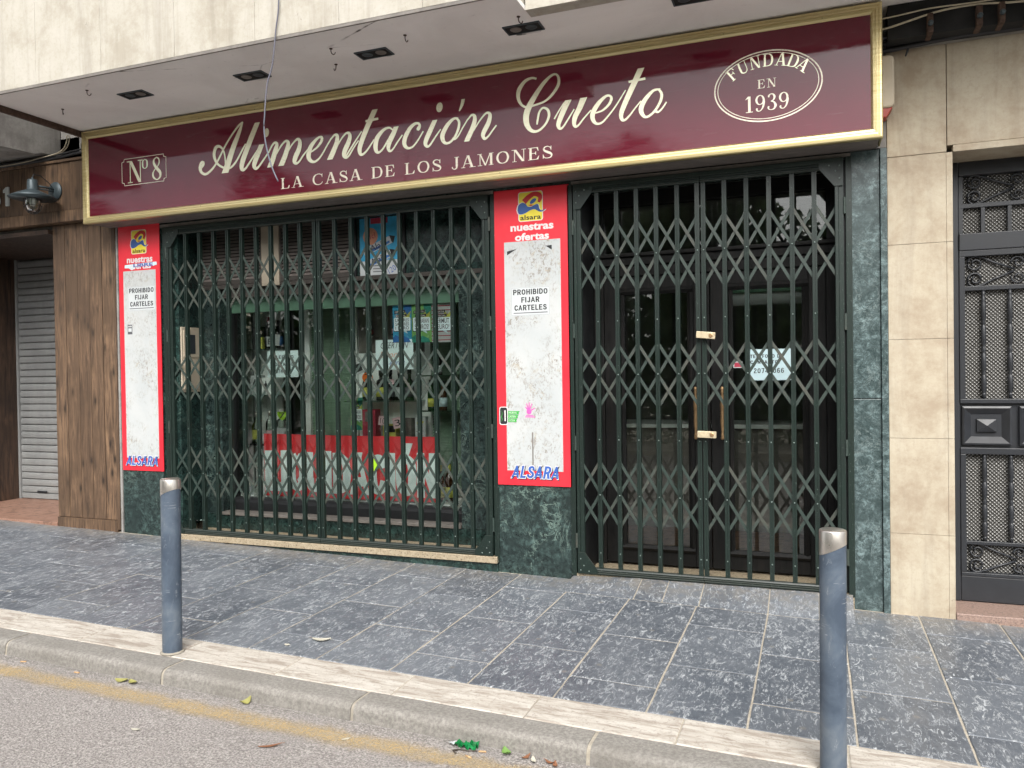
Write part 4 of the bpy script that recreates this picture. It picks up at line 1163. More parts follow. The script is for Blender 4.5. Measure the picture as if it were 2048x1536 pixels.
# ------------------------------------------------------------------ the shop sign
SY = -.28          # plane of the printed face
sign = thing('shop_sign', (-2.96, 0, 2.95), 'long burgundy shop sign in a gold frame above both gates', 'sign')
MB().box(-6.33, .405, -.262, .004, 2.972, 3.79).build('housing', M['dark'], sign)
for i in range(7):
    MB().box(-6.32, .40, -.25 + i * .036, -.25 + i * .036 + .034, 2.958, 2.971).build('underside_board', M['louver'], sign, bevel=.002)
MB().box(-6.29, .362, SY, -.263, 3.02, 3.75).build('face', M['acrylic'], sign)
X0, X1, Z0, Z1, FW = -6.345, .420, 2.952, 3.803, .070
fp = [(0, .0), (0, -.026), (.006, -.032), (.017, -.033), (.019, -.029), (.022, -.029), (.024, -.033), (.036, -.032), (.038, -.027), (.041, -.027), (.043, -.030), (.055, -.028), (.064, -.018), (.070, -.008), (.070, .0)]
def rail(kind):
    vs = []
    for e in (0, 1):
        for u, v in fp:
            y = SY + .012 + v
            if kind == 'b': p = ((X0 + u) if e == 0 else (X1 - u), y, Z0 + u)
            if kind == 't': p = ((X0 + u) if e == 0 else (X1 - u), y, Z1 - u)
            if kind == 'l': p = (X0 + u, y, (Z0 + u) if e == 0 else (Z1 - u))
            if kind == 'r': p = (X1 - u, y, (Z0 + u) if e == 0 else (Z1 - u))
            vs.append(p)
    n = len(fp)
    fs = []
    for i in range(n - 1):
        q = (i, i + 1, n + i + 1, n + i)
        fs.append(q if kind in 'tl' else q[::-1])
    if kind in 'tl': fs = [q[::-1] for q in fs]
    if kind in 'lr': fs = [q[::-1] for q in fs]
    MB().add(vs, fs).build('frame_rail', M['gold_frame'], sign)
for k_ in 'btlr': rail(k_)
MB().box(X0 + .001, X1 - .001, SY + .012, SY + .03, Z0 + .001, Z0 + .012).box(X0 + .001, X1 - .001, SY + .012, SY + .03, Z1 - .012, Z1 - .001).box(X0 + .001, X0 + .012, SY + .012, -.02, Z0 + .013, Z1 - .013).box(X1 - .012, X1 - .001, SY + .012, -.02, Z0 + .013, Z1 - .013).build('frame_return', M['gold_frame'], sign)
sc = MB().lathe([(.006, 0), (.006, .002), (.003, .0035), (0, .0035)], (0, 0, 0), 8, axis='y').mesh('screw', M['rust'])
for i in range(12):
    x = -6.1 + i * .56 + random.uniform(-.05, .05)
    for z in (Z0 + .046, Z1 - .046):
        place('screw', sc, sign, (x + 2.96, SY - .014 - 0, z - 2.95))

LY = SY - .0015
for strokes, dots in SCRIPT:
    b = MB()
    for k_, st in enumerate(strokes):
        pen(b, st, LY - .0012 * k_)
    for (cx, cz, rx, rz) in dots:
        b.flat(ell(cx, cz, rx, rz, 24, tilt=-.15), LY)
    b.build('letter', M['gold_leaf'], sign)

# roman capitals drawn from stems, hairlines and serifs (cap height 1)
def roman(ch):
    """returns (advance, [polygons], [strokes])"""
    P_, T_ = [], []
    st, th, sf = .150, .050, .042
    def rect(a, b, c, d): P_.append([(a, c), (b, c), (b, d), (a, d)])
    def stem(x, w_=st, z0=0, z1=1, top=True, bot=True, o=.085):
        rect(x, x + w_, z0, z1)
        if top: P_.append([(x - o, z1 - sf), (x + w_ + o, z1 - sf), (x + w_ + o, z1), (x - o, z1)])
        if bot: P_.append([(x - o, z0), (x + w_ + o, z0), (x + w_ + o, z0 + sf), (x - o, z0 + sf)])
    def diag(x0, z0, x1, z1, w_):
        P_.append([(x0, z0), (x0 + w_, z0), (x1 + w_, z1), (x1, z1)])
    def serif(x0, x1, z):
        rect(x0, x1, z, z + sf)
    if ch == 'L':
        stem(.10); rect(.10, .66, 0, th); P_.append([(.56, th), (.70, th), (.73, .30), (.69, .30)]); return .80, P_, T_
    if ch == 'A':
        diag(.10, 0, .40, 1.0, th + .015); diag(.66, 0, .38, 1.02, st + .02); rect(.22, .66, .30, .30 + th)
        serif(.0, .28, 0); serif(.56, .98, 0); return 1.0, P_, T_
    if ch == 'D':
        stem(.10, bot=True, top=True)
        T_.append([(.20, .975, .05), (.45, .965, .055), (.68, .85, .11), (.77, .50, .165), (.68, .15, .11), (.45, .035, .055), (.20, .025, .05)]); return .92, P_, T_
    if ch == 'E' or ch == 'F':
        stem(.10)
        rect(.10, .66, 1 - th, 1); P_.append([(.56, 1 - th), (.66, 1 - th), (.69, .70), (.655, .70)])
        rect(.25, .50, .50, .50 + th); P_.append([(.50, .38), (.53, .38), (.53, .67), (.50, .67), (.46, .54), (.46, .51)])
        if ch == 'E': rect(.10, .68, 0, th); P_.append([(.56, th), (.68, th), (.73, .30), (.695, .30)])
        return (.80 if ch == 'E' else .74), P_, T_
    if ch == 'C':
        T_.append([(.80, .72, .05), (.76, .87, .06), (.60, .975, .05), (.40, .965, .06), (.20, .82, .12), (.115, .50, .165), (.20, .18, .12), (.40, .035, .06), (.60, .03, .05), (.76, .13, .05), (.83, .27, .04)])
        P_.append([(.785, .66), (.82, .66), (.82, 1.0), (.785, 1.0), (.76, .88)]); return .92, P_, T_
    if ch == 'O':
        T_.append([(.46, .975, .05), (.22, .86, .11), (.105, .50, .165), (.22, .14, .11), (.46, .025, .05), (.70, .14, .11), (.815, .50, .165), (.70, .86, .11), (.46, .975, .05)]); return .95, P_, T_
    if ch == 'S':
        T_.append([(.56, .70, .04), (.54, .86, .05), (.38, .97, .05), (.20, .93, .08), (.12, .78, .11), (.20, .62, .14), (.38, .50, .16), (.56, .37, .15), (.62, .22, .11), (.54, .07, .07), (.36, .025, .05), (.17, .08, .05), (.09, .28, .04)])
        P_.append([(.565, .64), (.60, .64), (.60, 1.0), (.57, 1.0), (.54, .86)]); P_.append([(.06, .0), (.09, .0), (.12, .12), (.095, .34), (.06, .34)]); return .72, P_, T_
    if ch == 'J':
        stem(.30, bot=False, z0=.22); T_.append([(.375, .26, .15), (.36, .08, .11), (.25, -.02, .06), (.12, .02, .05), (.07, .13, .09), (.09, .19, .06)]); return .58, P_, T_
    if ch == 'M':
        rect(.16, .16 + th, 0, 1); diag(.50, 0, .14, 1.0, .10); diag(.50, 0, .84, 1.0, .06); P_[-1] = [(.50, 0), (.58, 0), (.90, 1.0), (.84, 1.0)]
        rect(.86, .86 + st, 0, 1); serif(.02, .32, 1 - sf); serif(.80, 1.10, 1 - sf); serif(.03, .33, 0); serif(.77, 1.10, 0); return 1.14, P_, T_
    if ch == 'N':
        rect(.16, .16 + th, 0, 1); diag(.66, 0, .13, 1.0, .17); rect(.76, .76 + th, 0, 1); serif(.0, .28, 1 - sf); serif(.65, .93, 1 - sf); serif(.04, .33, 0); return .95, P_, T_
    if ch == 'U':
        rect(.14, .14 + st, .28, 1); rect(.72, .72 + th, .28, 1); serif(.03, .40, 1 - sf); serif(.60, .88, 1 - sf)
        T_.append([(.215, .32, .15), (.25, .12, .12), (.40, .02, .07), (.58, .03, .06), (.70, .14, .05), (.745, .32, .05)]); return .90, P_, T_
    if ch == '1':
        rect(.22, .38, 0, 1); P_.append([(.22, 1.0), (.22, .86), (.06, .80), (.06, .84)]); serif(.08, .52, 0); return .58, P_, T_
    if ch == '9':
        T_.append([(.34, .99, .05), (.18, .90, .10), (.11, .70, .13), (.18, .50, .09), (.33, .42, .05), (.50, .50, .07), (.57, .70, .12), (.50, .90, .09), (.34, .99, .05)])
        T_.append([(.57, .74, .12), (.58, .50, .13), (.50, .20, .09), (.34, .025, .05), (.18, .04, .06), (.13, .14, .11), (.17, .20, .06)]); return .70, P_, T_
    if ch == '3':
        T_.append([(.15, .80, .07), (.13, .88, .10), (.24, .98, .05), (.40, .96, .08), (.49, .80, .13), (.42, .61, .08), (.26, .54, .05)])
        T_.append([(.26, .54, .05), (.44, .48, .09), (.55, .27, .15), (.46, .07, .09), (.28, .015, .05), (.13, .07, .06), (.10, .18, .11), (.15, .24, .06)]); return .66, P_, T_
    if ch == '8':
        T_.append([(.33, .985, .05), (.19, .90, .08), (.16, .76, .11), (.25, .61, .13), (.40, .46, .15), (.55, .30, .14), (.54, .12, .09), (.35, .015, .05), (.15, .12, .09), (.10, .28, .09), (.20, .44, .05), (.38, .57, .04), (.50, .74, .07), (.47, .91, .07), (.33, .985, .05)]); return .68, P_, T_
    if ch == 'o':
        T_.append([(.28, .98, .05), (.12, .82, .12), (.09, .50, .15), (.12, .18, .12), (.28, .02, .05), (.44, .18, .12), (.47, .50, .15), (.44, .82, .12), (.28, .98, .05)]); return .56, P_, T_
    return .4, P_, T_

def roman_letter(ch, x, z, sx, sz, mat, parent, rot=0.0, y=LY):
    adv, Ps, Ts = roman(ch)
    if not Ps and not Ts: return adv
    b = MB()
    def tf(p):
        px, pz = p[0] * sx, p[1] * sz
        return (x + px * math.cos(rot) - pz * math.sin(rot), z + px * math.sin(rot) + pz * math.cos(rot))
    for i, q in enumerate(Ps):
        b.flat([tf(p) for p in q], y - .0002 * i)
    for i, q in enumerate(Ts):
        pen(b, [tf(p) + (p[2] * (sx + sz) / 2,) for p in q], y - .0004 - .0008 * i, sub=5, dy=.00001)
    b.build('letter', mat, parent)
    return adv

def roman_line(s, x0, x1, z, h, mat, parent, space=.55, track=.10):
    tot = sum(((space if c == ' ' else roman(c)[0] + track)) for c in s) - track
    sx = (x1 - x0) / tot
    x = x0
    for c in s:
        if c == ' ':
            x += space * sx
            continue
        roman_letter(c, x, z, sx, h, mat, parent)
        x += (roman(c)[0] + track) * sx
roman_line('LA CASA DE LOS JAMONES', -4.14, -1.757, 3.0675, .0895, M['gold_print'], sign)

# the number plate with notched corners
def outline(pts, wd, y, mat, parent, name):
    b = MB()
    n = len(pts)
    cx, cz = sum(p[0] for p in pts) / n, sum(p[1] for p in pts) / n
    inn = []
    for i in range(n):
        p, a, c = pts[i], pts[i - 1], pts[(i + 1) % n]
        d1 = Vector((p[0] - a[0], p[1] - a[1])).normalized()
        d2 = Vector((c[0] - p[0], c[1] - p[1])).normalized()
        nn = Vector((-(d1 + d2).y, (d1 + d2).x)).normalized()
        inn.append((p[0] + nn.x * wd, p[1] + nn.y * wd))
    for i in range(n):
        j = (i + 1) % n
        b.flat([pts[i], pts[j], inn[j], inn[i]], y)
    return b.build(name, mat, parent)
bx0, bx1, bz0, bz1, nk = -5.876, -5.355, 3.258, 3.503, .030
pl = [(bx0 + nk, bz0), (bx1 - nk, bz0), (bx1 - nk + .004, bz0 + nk * .7), (bx1, bz0 + nk), (bx1, bz1 - nk), (bx1 - nk + .004, bz1 - nk * .7), (bx1 - nk, bz1), (bx0 + nk, bz1), (bx0 + nk - .004, bz1 - nk * .7), (bx0, bz1 - nk), (bx0, bz0 + nk), (bx0 + nk - .004, bz0 + nk * .7)]
outline(pl, .0075, LY, M['gold_print'], sign, 'plate_border')
roman_letter('N', -5.812, 3.279, .200, .198, M['gold_leaf'], sign)
roman_letter('o', -5.640, 3.392, .140, .085, M['gold_leaf'], sign)
roman_letter('8', -5.528, 3.277, .185, .205, M['gold_leaf'], sign)

# oval badge
OC = (-.271, 3.3765)
for (rx, rz, wd) in ((.342, .2345, .0085), (.320, .216, .0045)):
    n = 72
    pts = ell(OC[0], OC[1], rx, rz, n)
    outline(pts, wd, LY, M['gold_print'], sign, 'badge_ring')
word = 'FUNDADA'
hh = .082
angs = [148, 127.5, 107.5, 88, 68.5, 49.5, 30]
for c, a in zip(word, angs):
    a_ = R(a)
    rx, rz = .232, .112
    px, pz = OC[0] + rx * math.cos(a_), OC[1] + .016 + rz * math.sin(a_)
    tx, tz = -rx * math.sin(a_), rz * math.cos(a_)
    rot = math.atan2(-tz, -tx)
    adv = roman(c)[0]
    sx = .078
    ox, oz = px - math.cos(rot) * adv * sx / 2, pz - math.sin(rot) * adv * sx / 2
    roman_letter(c, ox, oz, sx, hh, M['gold_leaf'], sign, rot)
roman_line('EN', OC[0] - .062, OC[0] + .058, OC[1] - .012, .058, M['gold_print'], sign)
roman_line('1939', OC[0] - .145, OC[0] + .138, OC[1] - .162, .107, M['gold_print'], sign, track=.06)

# ------------------------------------------------------------------ folding gates
ROWS = [(2.618, 2.366, 2.108), (1.712, 1.482, 1.242), (.836, .580, .342)]
barprof = [(-.0155, .018), (-.0155, -.014), (-.005, -.014), (-.005, -.009), (.005, -.009), (.005, -.014), (.0155, -.014), (.0155, .018)]
_strip = {}
def gate(label, x_left, x_right, bars_a, bars_b, zb, zt, rows, plate_left=True):
    xm = (bars_a[-1] + bars_b[0]) / 2
    g = thing('folding_gate', (xm, 0, zb), label, 'gate', 'folding lattice gates')
    org = Vector((xm, 0, zb))
    # rails: three-ribbed channels
    def railprof(z0, h):
        return [(-.020, z0), (-.024, z0 + h * .2), (-.018, z0 + h * .3), (-.018, z0 + h * .4), (-.024, z0 + h * .5), (-.018, z0 + h * .6), (-.018, z0 + h * .7), (-.024, z0 + h * .8), (-.020, z0 + h), (.022, z0 + h), (.022, z0)]
    MB().prism(railprof(zb, .046), x_left + .001, xm - .002, 'x').build('bottom_rail', M['gate'], g)
    MB().prism(railprof(zb + .0003, .046), xm + .002, x_right - .001, 'x').build('bottom_rail', M['gate'], g)
    MB().prism(railprof(zt - .048, .048), x_left + .001, xm - .002, 'x').build('top_rail', M['gate'], g)
    MB().prism(railprof(zt - .0483, .048), xm + .002, x_right - .001, 'x').build('top_rail', M['gate'], g)
    MB().prism([(-.028, zt - .005), (-.028, zt + .026), (.02, zt + .026), (.02, zt + .001)], x_left, x_right, 'x').build('guide_rail', M['gate'], g, bevel=.003)
    # outer posts
    for s_, x in ((-1, x_left), (1, x_right)):
        a, b = (x, x + .055) if s_ < 0 else (x - .055, x)
        MB().box(a, a + .022, -.022, .02, zb, zt).box(a + .022, b, -.016, .02, zb + .0005, zt - .0005).build('frame_post', M['gate'], g, bevel=.003)
        c, d = (x - .052, x - .012) if s_ < 0 else (x + .012, x + .052)
        MB().box(c, d, -.012, .03, zb - (.05 if zb > .03 else .02), zt + .03).build('jamb_post', M['gate'], g, bevel=.003)
        for hz in (.25, .99, 1.84, 2.62):
            hx = (x - .006) if s_ < 0 else (x + .006)
            h_ = MB().lathe([(.0, 0), (.009, .0), (.009, .052), (.0075, .054), (.009, .056), (.009, .11), (0, .11)], (hx, -.018, zb + hz - .055), 10).build('hinge', M['lattice'], g, smooth=False)
        # gusset plates in the corners, chamfered
        for top in (0, 1):
            t_ = .12
            z = zt - .004 if top else zb + .004
            k_ = -1 if top else 1
            sx = -s_
            pts = [(x + sx * .002, z), (x + sx * .155, z), (x + sx * .155, z + k_ * .035), (x + sx * .058, z + k_ * .16), (x + sx * .002, z + k_ * .16)]
            pm = MB().prism(pts, -.029, -.023, 'y').build('corner_plate', M['gate'], g, bevel=.001)
            for (u, v) in ((.025, .025), (.09, .02), (.025, .11), (.05, .06)):
                place('rivet', RIV, pm, (x + sx * u - org.x, -.029, z + k_ * v - org.z))
    bars = bars_a + bars_b
    bm = MB().prism(barprof, 0, (zt - .049) - (zb + .047), 'z').mesh('bar', M['gate'])
    for x in bars:
        bo = place('bar', bm, g, (x - org.x, random.uniform(-.0015, .0015), .047), (random.uniform(-.0008, .0008), random.uniform(-.0012, .0012), random.uniform(-.05, .05)))
        for hz in [r_[1] for r_ in rows] + [rows[1][0] + .17, rows[2][0] + .16, rows[2][2] - .20]:
            place('rivet', RIV, bo, (0, -.010, hz - zb - .047))
    for nodes in ([x_left + .03] + bars_a, bars_b + [x_right - .03]):
        n = len(nodes)
        for (a, m_, c) in rows:
            segs = []
            for i in range(n - 2):
                segs.append((nodes[i], a, nodes[i + 2], c, 0))
                segs.append((nodes[i], c, nodes[i + 2], a, 1))
            segs += [(nodes[0], m_, nodes[1], c, 0), (nodes[0], m_, nodes[1], a, 1), (nodes[-2], a, nodes[-1], m_, 0), (nodes[-2], c, nodes[-1], m_, 1)]
            for (xa, za, xb, zc, back) in segs:
                ln = math.hypot(xb - xa, zc - za)
                key = round(ln, 3)
                if key not in _strip:
                    _strip[key] = MB().prism([(-ln / 2, -.0105), (ln / 2, -.0105), (ln / 2, -.004), (ln / 2, .004), (ln / 2, .0105), (-ln / 2, .0105)], -.0022, .0022, 'y').mesh('lattice_strip', M['lattice'])
                place('lattice_strip', _strip[key], g, ((xa + xb) / 2 - org.x, (.006 if back else -.002) + random.uniform(-.0005, .0005), (za + zc) / 2 - zb + random.uniform(-.0035, .0035)), (random.uniform(-.01, .01), -math.atan2(zc - za, xb - xa) + random.uniform(-.009, .009), 0))
    return g
RIV = MB().lathe([(.0058, 0), (.0050, .003), (.0030, .0046), (0, .005)], (0, 0, 0), 8, axis='y').mesh('rivet', M['bead'], smooth=True)
off = .016
rowsL = [(a + off - .02, b + off - .02, c + off + .003) for a, b, c in ROWS]
rowsL = [(2.602, 2.358, 2.128), (1.722, 1.512, 1.288), (.876, .626, .396)]
gate('wide dark green folding lattice gate locked across the shop window', -5.632, -2.385,
     [-5.415, -5.256, -5.096, -4.940, -4.782, -4.627, -4.471, -4.315, -4.161, -4.010], [-3.968, -3.806, -3.650, -3.494, -3.338, -3.182, -3.027, -2.871, -2.714, -2.562], .060, 2.885, rowsL)
gate('narrower dark green folding lattice gate locked across the shop door', -1.690, .196,
     [-1.512, -1.363, -1.213, -1.065, -.917, -.771], [-.732, -.586, -.436, -.285, -.134, .014], -.022, 2.895, ROWS)

# two brass padlock bars holding the door gate
for z, rot, lb in ((1.754, .10, 'brass padlock high on the meeting bars of the door gate, slightly tilted'), (1.048, .03, 'lower brass padlock on the meeting bars of the door gate')):
    p = thing('padlock', (-.716, -.05, z), lb, 'padlock', 'brass padlocks on the door gate', (0, rot, 0))
    MB().box(-.066, .066, -.014, .014, -.024, .024).build('body', M['brass'], p, org=(0, 0, 0), bevel=.004)
    MB().lathe([(0, .0), (.015, .0), (.015, .0165), (.011, .0185), (.011, .0170), (0, .0170)], (.036, 0, 0), 16, axis='y').build('keyhole', M['bronze'], p, org=(0, 0, 0))
    MB().tube([(-.05, .010, .0), (-.05, .045, .0), (-.03, .058, 0), (.03, .058, 0), (.05, .045, 0), (.05, .010, 0)], .006, 8).build('shackle', M['steel'], p, org=(0, 0, 0), smooth=True)
# ------------------------------------------------------------------ red advertising boards
def logo(x0, x1, z0, z1, y, parent):
    """yellow badge with a red arch and a blue wave"""
    W_, H_ = x1 - x0, z1 - z0
    def q(pts): return [(x0 + W_ * a, z0 + H_ * b) for a, b in pts]
    def sm(pts, sub=4):
        c = catmull(pts + [pts[0]], sub)[:-1]
        return q(c)
    b = MB(); b.flat(rrect(x0, x1, z0, z1, W_ * .10), y); b.build('logo_edge', M['white_print'], parent)
    b = MB(); b.flat(rrect(x0 + W_ * .03, x1 - W_ * .03, z0 + H_ * .022, z1 - H_ * .022, W_ * .08), y - .0004); b.build('logo_field', M['logo_yellow'], parent)
    b = MB()
    pen(b, [p + (w_,) for p, w_ in zip(q([(.24, .66), (.42, .80), (.64, .90), (.84, .86), (.90, .76), (.84, .61)]), [W_ * .22, W_ * .20, W_ * .17, W_ * .19, W_ * .16, W_ * .10])], y - .0010)
    b.flat(q([(.40, .545), (.52, .50), (.64, .535), (.52, .56)]), y - .0010)
    b.build('logo_arch', M['logo_red'], parent)
    b = MB()
    wave = sm([(-.03, .40), (.02, .56), (.16, .635), (.30, .60), (.40, .495), (.55, .49), (.72, .55), (.82, .53), (.86, .40), (.94, .335), (1.08, .36), (1.13, .40), (1.04, .315), (.90, .285), (.78, .33), (.66, .39), (.48, .36), (.32, .29), (.14, .25), (.02, .28)])
    def tri(poly, yy, mat, nm, grow=1.0):
        cx = sum(p[0] for p in poly) / len(poly); cz = sum(p[1] for p in poly) / len(poly)
        bb = MB(); bb.flat([(cx + (p[0] - cx) * grow, cz + (p[1] - cz) * grow) for p in poly], yy); bb.build(nm, mat, parent)
    tri(wave, y - .0014, M['white_print'], 'logo_wave_edge', 1.07)
    tri(wave, y - .0018, M['logo_blue'], 'logo_wave')
    b.flat(ell(x0 + W_ * .61, z0 + H_ * .665, W_ * .15, H_ * .065, 20, tilt=.6), y - .0019); b.build('logo_dot', M['logo_blue'], parent)
    text('alsara', x0 + W_ * .08, x0 + W_ * .92, z0 + H_ * .05, z0 + H_ * .215, y - .0010, M['ink'], parent, bold=.022)

def poster_board(xa, xb, za, zb, wx0, wx1, wz0, wz1, label, second):
    p = thing('advertising_board', ((xa + xb) / 2, 0, za), label, 'advertising board', 'red advertising boards')
    MB().box(xa, xb, -.012, -.001, za, zb).build('board', M['red_board'], p, bevel=.002)
    MB().box(wx0, wx1, -.0135, -.012, wz0, wz1).build('pasted_field', M['pasted2' if second else 'pasted'], p)
    return p
by = -.0155
p = poster_board(-2.337, -1.728, .630, 2.932, -2.256, -1.797, .745, 2.526, 'larger red board with scraped white field on the pillar between the gates', 0)
logo(-2.134, -1.932, 2.676, 2.905, -.0128, p)
text('nuestras', -2.200, -1.849, 2.606, 2.660, -.0128, M['white_print'], p, bold=.035)
text('ofertas', -2.164, -1.886, 2.530, 2.589, -.0128, M['white_print'], p, bold=.035)
def alsara_word(x0, x1, z0, z1, p):
    x1 = x1 - .22 * (z1 - z0)
    block('ALSARA', x0, x1, z0, z1, -.0142, M['navy'], p, .10, .22, .085, dx=.006, dz=-.006)
    block('ALSARA', x0, x1, z0, z1, -.0148, M['white_print'], p, .10, .22, .085)
    block('ALSARA', x0, x1, z0, z1, -.0154, M['letter_blue'], p, .10, .22, .022)
alsara_word(-2.222, -1.818, .690, .782, p)
# torn dark corners of an old bill
MB().flat([(-2.232, 2.455), (-2.150, 2.470), (-2.232, 2.425)], -.0139).build('torn_scrap', M['ink'], p)
MB().flat([(-1.915, 2.478), (-1.865, 2.482), (-1.865, 2.445)], -.0139).build('torn_scrap', M['ink'], p)
b = MB(); b.rect(-2.047, -2.036, .79, 1.045, -.0138); b.build('glue_mark', M['sill'], p)
# notice: no bill posting
def no_posting(x0, x1, z0, z1, label):
    n_ = thing('notice', ((x0 + x1) / 2, -.0140, z0), label, 'notice', 'printed notices against bill posting')
    MB().box(x0, x1, -.0148, -.0140, z0, z1).build('sheet', M['paper'], n_)
    w_, h_ = x1 - x0, z1 - z0
    outline([(x0 + .004, z0 + .004), (x1 - .004, z0 + .004), (x1 - .004, z1 - .004), (x0 + .004, z1 - .004)], .002, -.0151, M['ink_soft'], n_, 'border')
    block('PROHIBIDO', x0 + w_ * .05, x1 - w_ * .05, z1 - h_ * .26, z1 - h_ * .075, -.0151, M['ink'], n_, grow=.018)
    block('FIJAR', x0 + w_ * .26, x1 - w_ * .26, z1 - h_ * .535, z1 - h_ * .35, -.0151, M['ink'], n_, grow=.018)
    block('CARTELES', x0 + w_ * .08, x1 - w_ * .08, z1 - h_ * .81, z1 - h_ * .625, -.0151, M['ink'], n_, grow=.018)
    MB().rect(x0 + w_ * .06, x1 - w_ * .06, z0 + h_ * .085, z0 + h_ * .115, -.0151).build('small_print', M['ink_soft'], n_)
no_posting(-2.203, -1.886, 1.949, 2.170, 'white notice against bill posting on the larger red board')
# stickers on the larger board
st = thing('sticker', (-2.28, -.016, 1.107), 'black can shaped sticker with green flags on the larger red board', 'sticker')
MB().flat(rrect(-2.315, -2.243, 1.100, 1.243, .016), -.0160).build('edge', M['white_print'], st)
MB().flat(rrect(-2.309, -2.249, 1.107, 1.237, .014), -.0163).build('can', M['ink'], st)
text('ENERGY', -2.300, -2.262, 1.165, 1.180, -.0166, M['sticker_green'], st, rot=PI / 2) if False else None
for i in range(3):
    z = 1.196 - i * .030
    MB().flat([(-2.243, z - .012), (-2.150 - .01 * i, z - .012), (-2.155 - .01 * i, z), (-2.143 - .012 * i, z + .013), (-2.243, z + .013)], -.0162).build('flag', M['sticker_green'], st)
    text(['NUEVA', 'LATEN', 'COLA'][i], -2.235, -2.170 - .008 * i, z - .007, z + .008, -.0165, M['white_print'], st)
MB().flat([(-2.272, 1.13), (-2.262, 1.13), (-2.262, 1.215), (-2.272, 1.215)], -.0166).build('stripe', M['white_print'], st)
MB().flat([(-2.300, 1.125), (-2.292, 1.14), (-2.300, 1.165), (-2.291, 1.19), (-2.299, 1.22), (-2.288, 1.19), (-2.296, 1.165), (-2.288, 1.14)], -.0166).build('stripe', M['sticker_green'], st)
hs_ = thing('sticker', (-2.065, -.016, 1.16), 'pink open hand sticker on the larger red board', 'sticker')
hb = MB()
hb.flat(ell(-2.068, 1.205, .021, .022, 16), -.0142)
for a, ln in ((-40, .030), (-18, .050), (2, .056), (22, .050), (62, .040)):
    a_ = R(90 - a)
    bx_, bz_ = -2.068 + .016 * math.cos(a_), 1.207 + .016 * math.sin(a_)
    pen(hb, [(bx_, bz_, .010), (bx_ + ln * .6 * math.cos(a_), bz_ + ln * .6 * math.sin(a_), .009), (bx_ + ln * math.cos(a_), bz_ + ln * math.sin(a_), .006)], -.0144 - abs(a) * 2e-6, 3)
hb.build('hand', M['sticker_pink'], hs_)
MB().rect(-2.100, -2.020, 1.160, 1.168, -.0142).rect(-2.095, -2.035, 1.172, 1.179, -.0142).build('caption', M['sticker_pink'], hs_)

p = poster_board(-6.226, -5.722, .630, 2.962, -6.168, -5.770, .752, 2.532, 'slim red board with scraped white field beside the wooden cladding', 1)
logo(-6.062, -5.876, 2.688, 2.915, -.0128, p)
text('nuestras', -6.120, -5.805, 2.606, 2.662, -.0128, M['white_print'], p, bold=.03)
text('ofertas', -6.085, -5.825, 2.545, 2.600, -.0132, M['white_print'], p, bold=.03)
MB().flat([(-6.146, 2.592), (-6.02, 2.596), (-5.90, 2.600), (-5.757, 2.603), (-5.752, 2.575), (-5.80, 2.565), (-5.83, 2.585), (-5.93, 2.570), (-5.99, 2.590), (-6.03, 2.550), (-6.06, 2.538), (-6.10, 2.560), (-6.15, 2.562)], -.0130).build('torn_scrap', M['paper_blue'], p)
text('LIBRE', -6.04, -5.80, 2.566, 2.598, -.0134, M['letter_blue'], p, bold=.03)
alsara_word(-6.180, -5.772, .684, .770, p)
no_posting(-6.116, -5.778, 2.150, 2.382, 'white notice against bill posting on the slim red board')
s2 = thing('sticker', (-6.097, -.016, 1.93), 'small grey label stuck to the slim red board', 'sticker')
MB().rect(-6.126, -6.068, 1.930, 2.022, -.0142).build('sheet', M['ink_soft'], s2)
MB().rect(-6.118, -6.076, 1.955, 1.988, -.0146).build('print', M['paper'], s2)
MB().rect(-6.120, -6.074, 1.998, 2.012, -.0146).build('print', M['pasted'], s2)

# ------------------------------------------------------------------ bills in the windows
GY = .4645   # just behind the window glass
def sheet(name, x0, x1, z0, z1, y, mat, label, cat='paper notice', rot=0, group=None):
    o = thing(name, ((x0 + x1) / 2, y, (z0 + z1) / 2), label, cat, group, (0, rot, 0))
    w_, h_ = (x1 - x0) / 2, (z1 - z0) / 2
    # a sheet with a slight curl
    b = MB()
    n = 6
    vs, fs = [], []
    for i in range(n + 1):
        for j in range(n + 1):
            u, v = i / n * 2 - 1, j / n * 2 - 1
            vs.append((u * w_, .0008 * (u * u + v * v) , v * h_))
    for i in range(n):
        for j in range(n):
            k = i * (n + 1) + j
            fs.append((k, k + n + 1, k + n + 2, k + 1))
    b.add(vs, fs)
    b.build('sheet', mat, o, org=(0, 0, 0), smooth=True)
    o['org'] = [0, 0, 0]
    return o, w_, h_
o, w_, h_ = sheet('paper_notice', -4.890, -4.537, 1.500, 1.752, GY, M['paper_window_bright'], 'pale printed contact notice taped inside the shop window')
block('TELEFONO', -w_ * .78, w_ * .72, h_ * .40, h_ * .64, -.0012, M['ink'], o, grow=.012)
block('CONTACTO', -w_ * .70, w_ * .70, -h_ * .14, h_ * .10, -.0012, M['ink'], o, grow=.012)
block('20744066', -w_ * .60, w_ * .60, -h_ * .68, -h_ * .40, -.0012, M['ink'], o)
o, w_, h_ = sheet('offer_poster', -3.702, -3.320, 1.553, 1.822, GY - .001, M['paper_window_bright'], 'pale hand lettered offer sheet inside the shop window', 'poster')
text('OFERTON', -w_ * .72, w_ * .76, h_ * .42, h_ * .84, -.0012, M['ink_soft'], o, shear=.35)
text('Licores', -w_ * .78, w_ * .50, -h_ * .18, h_ * .22, -.0012, M['salmon_print'], o, shear=.35)
text('2 euros', -w_ * .55, w_ * .55, -h_ * .72, -h_ * .32, -.0012, M['letter_blue'], o, shear=.35)
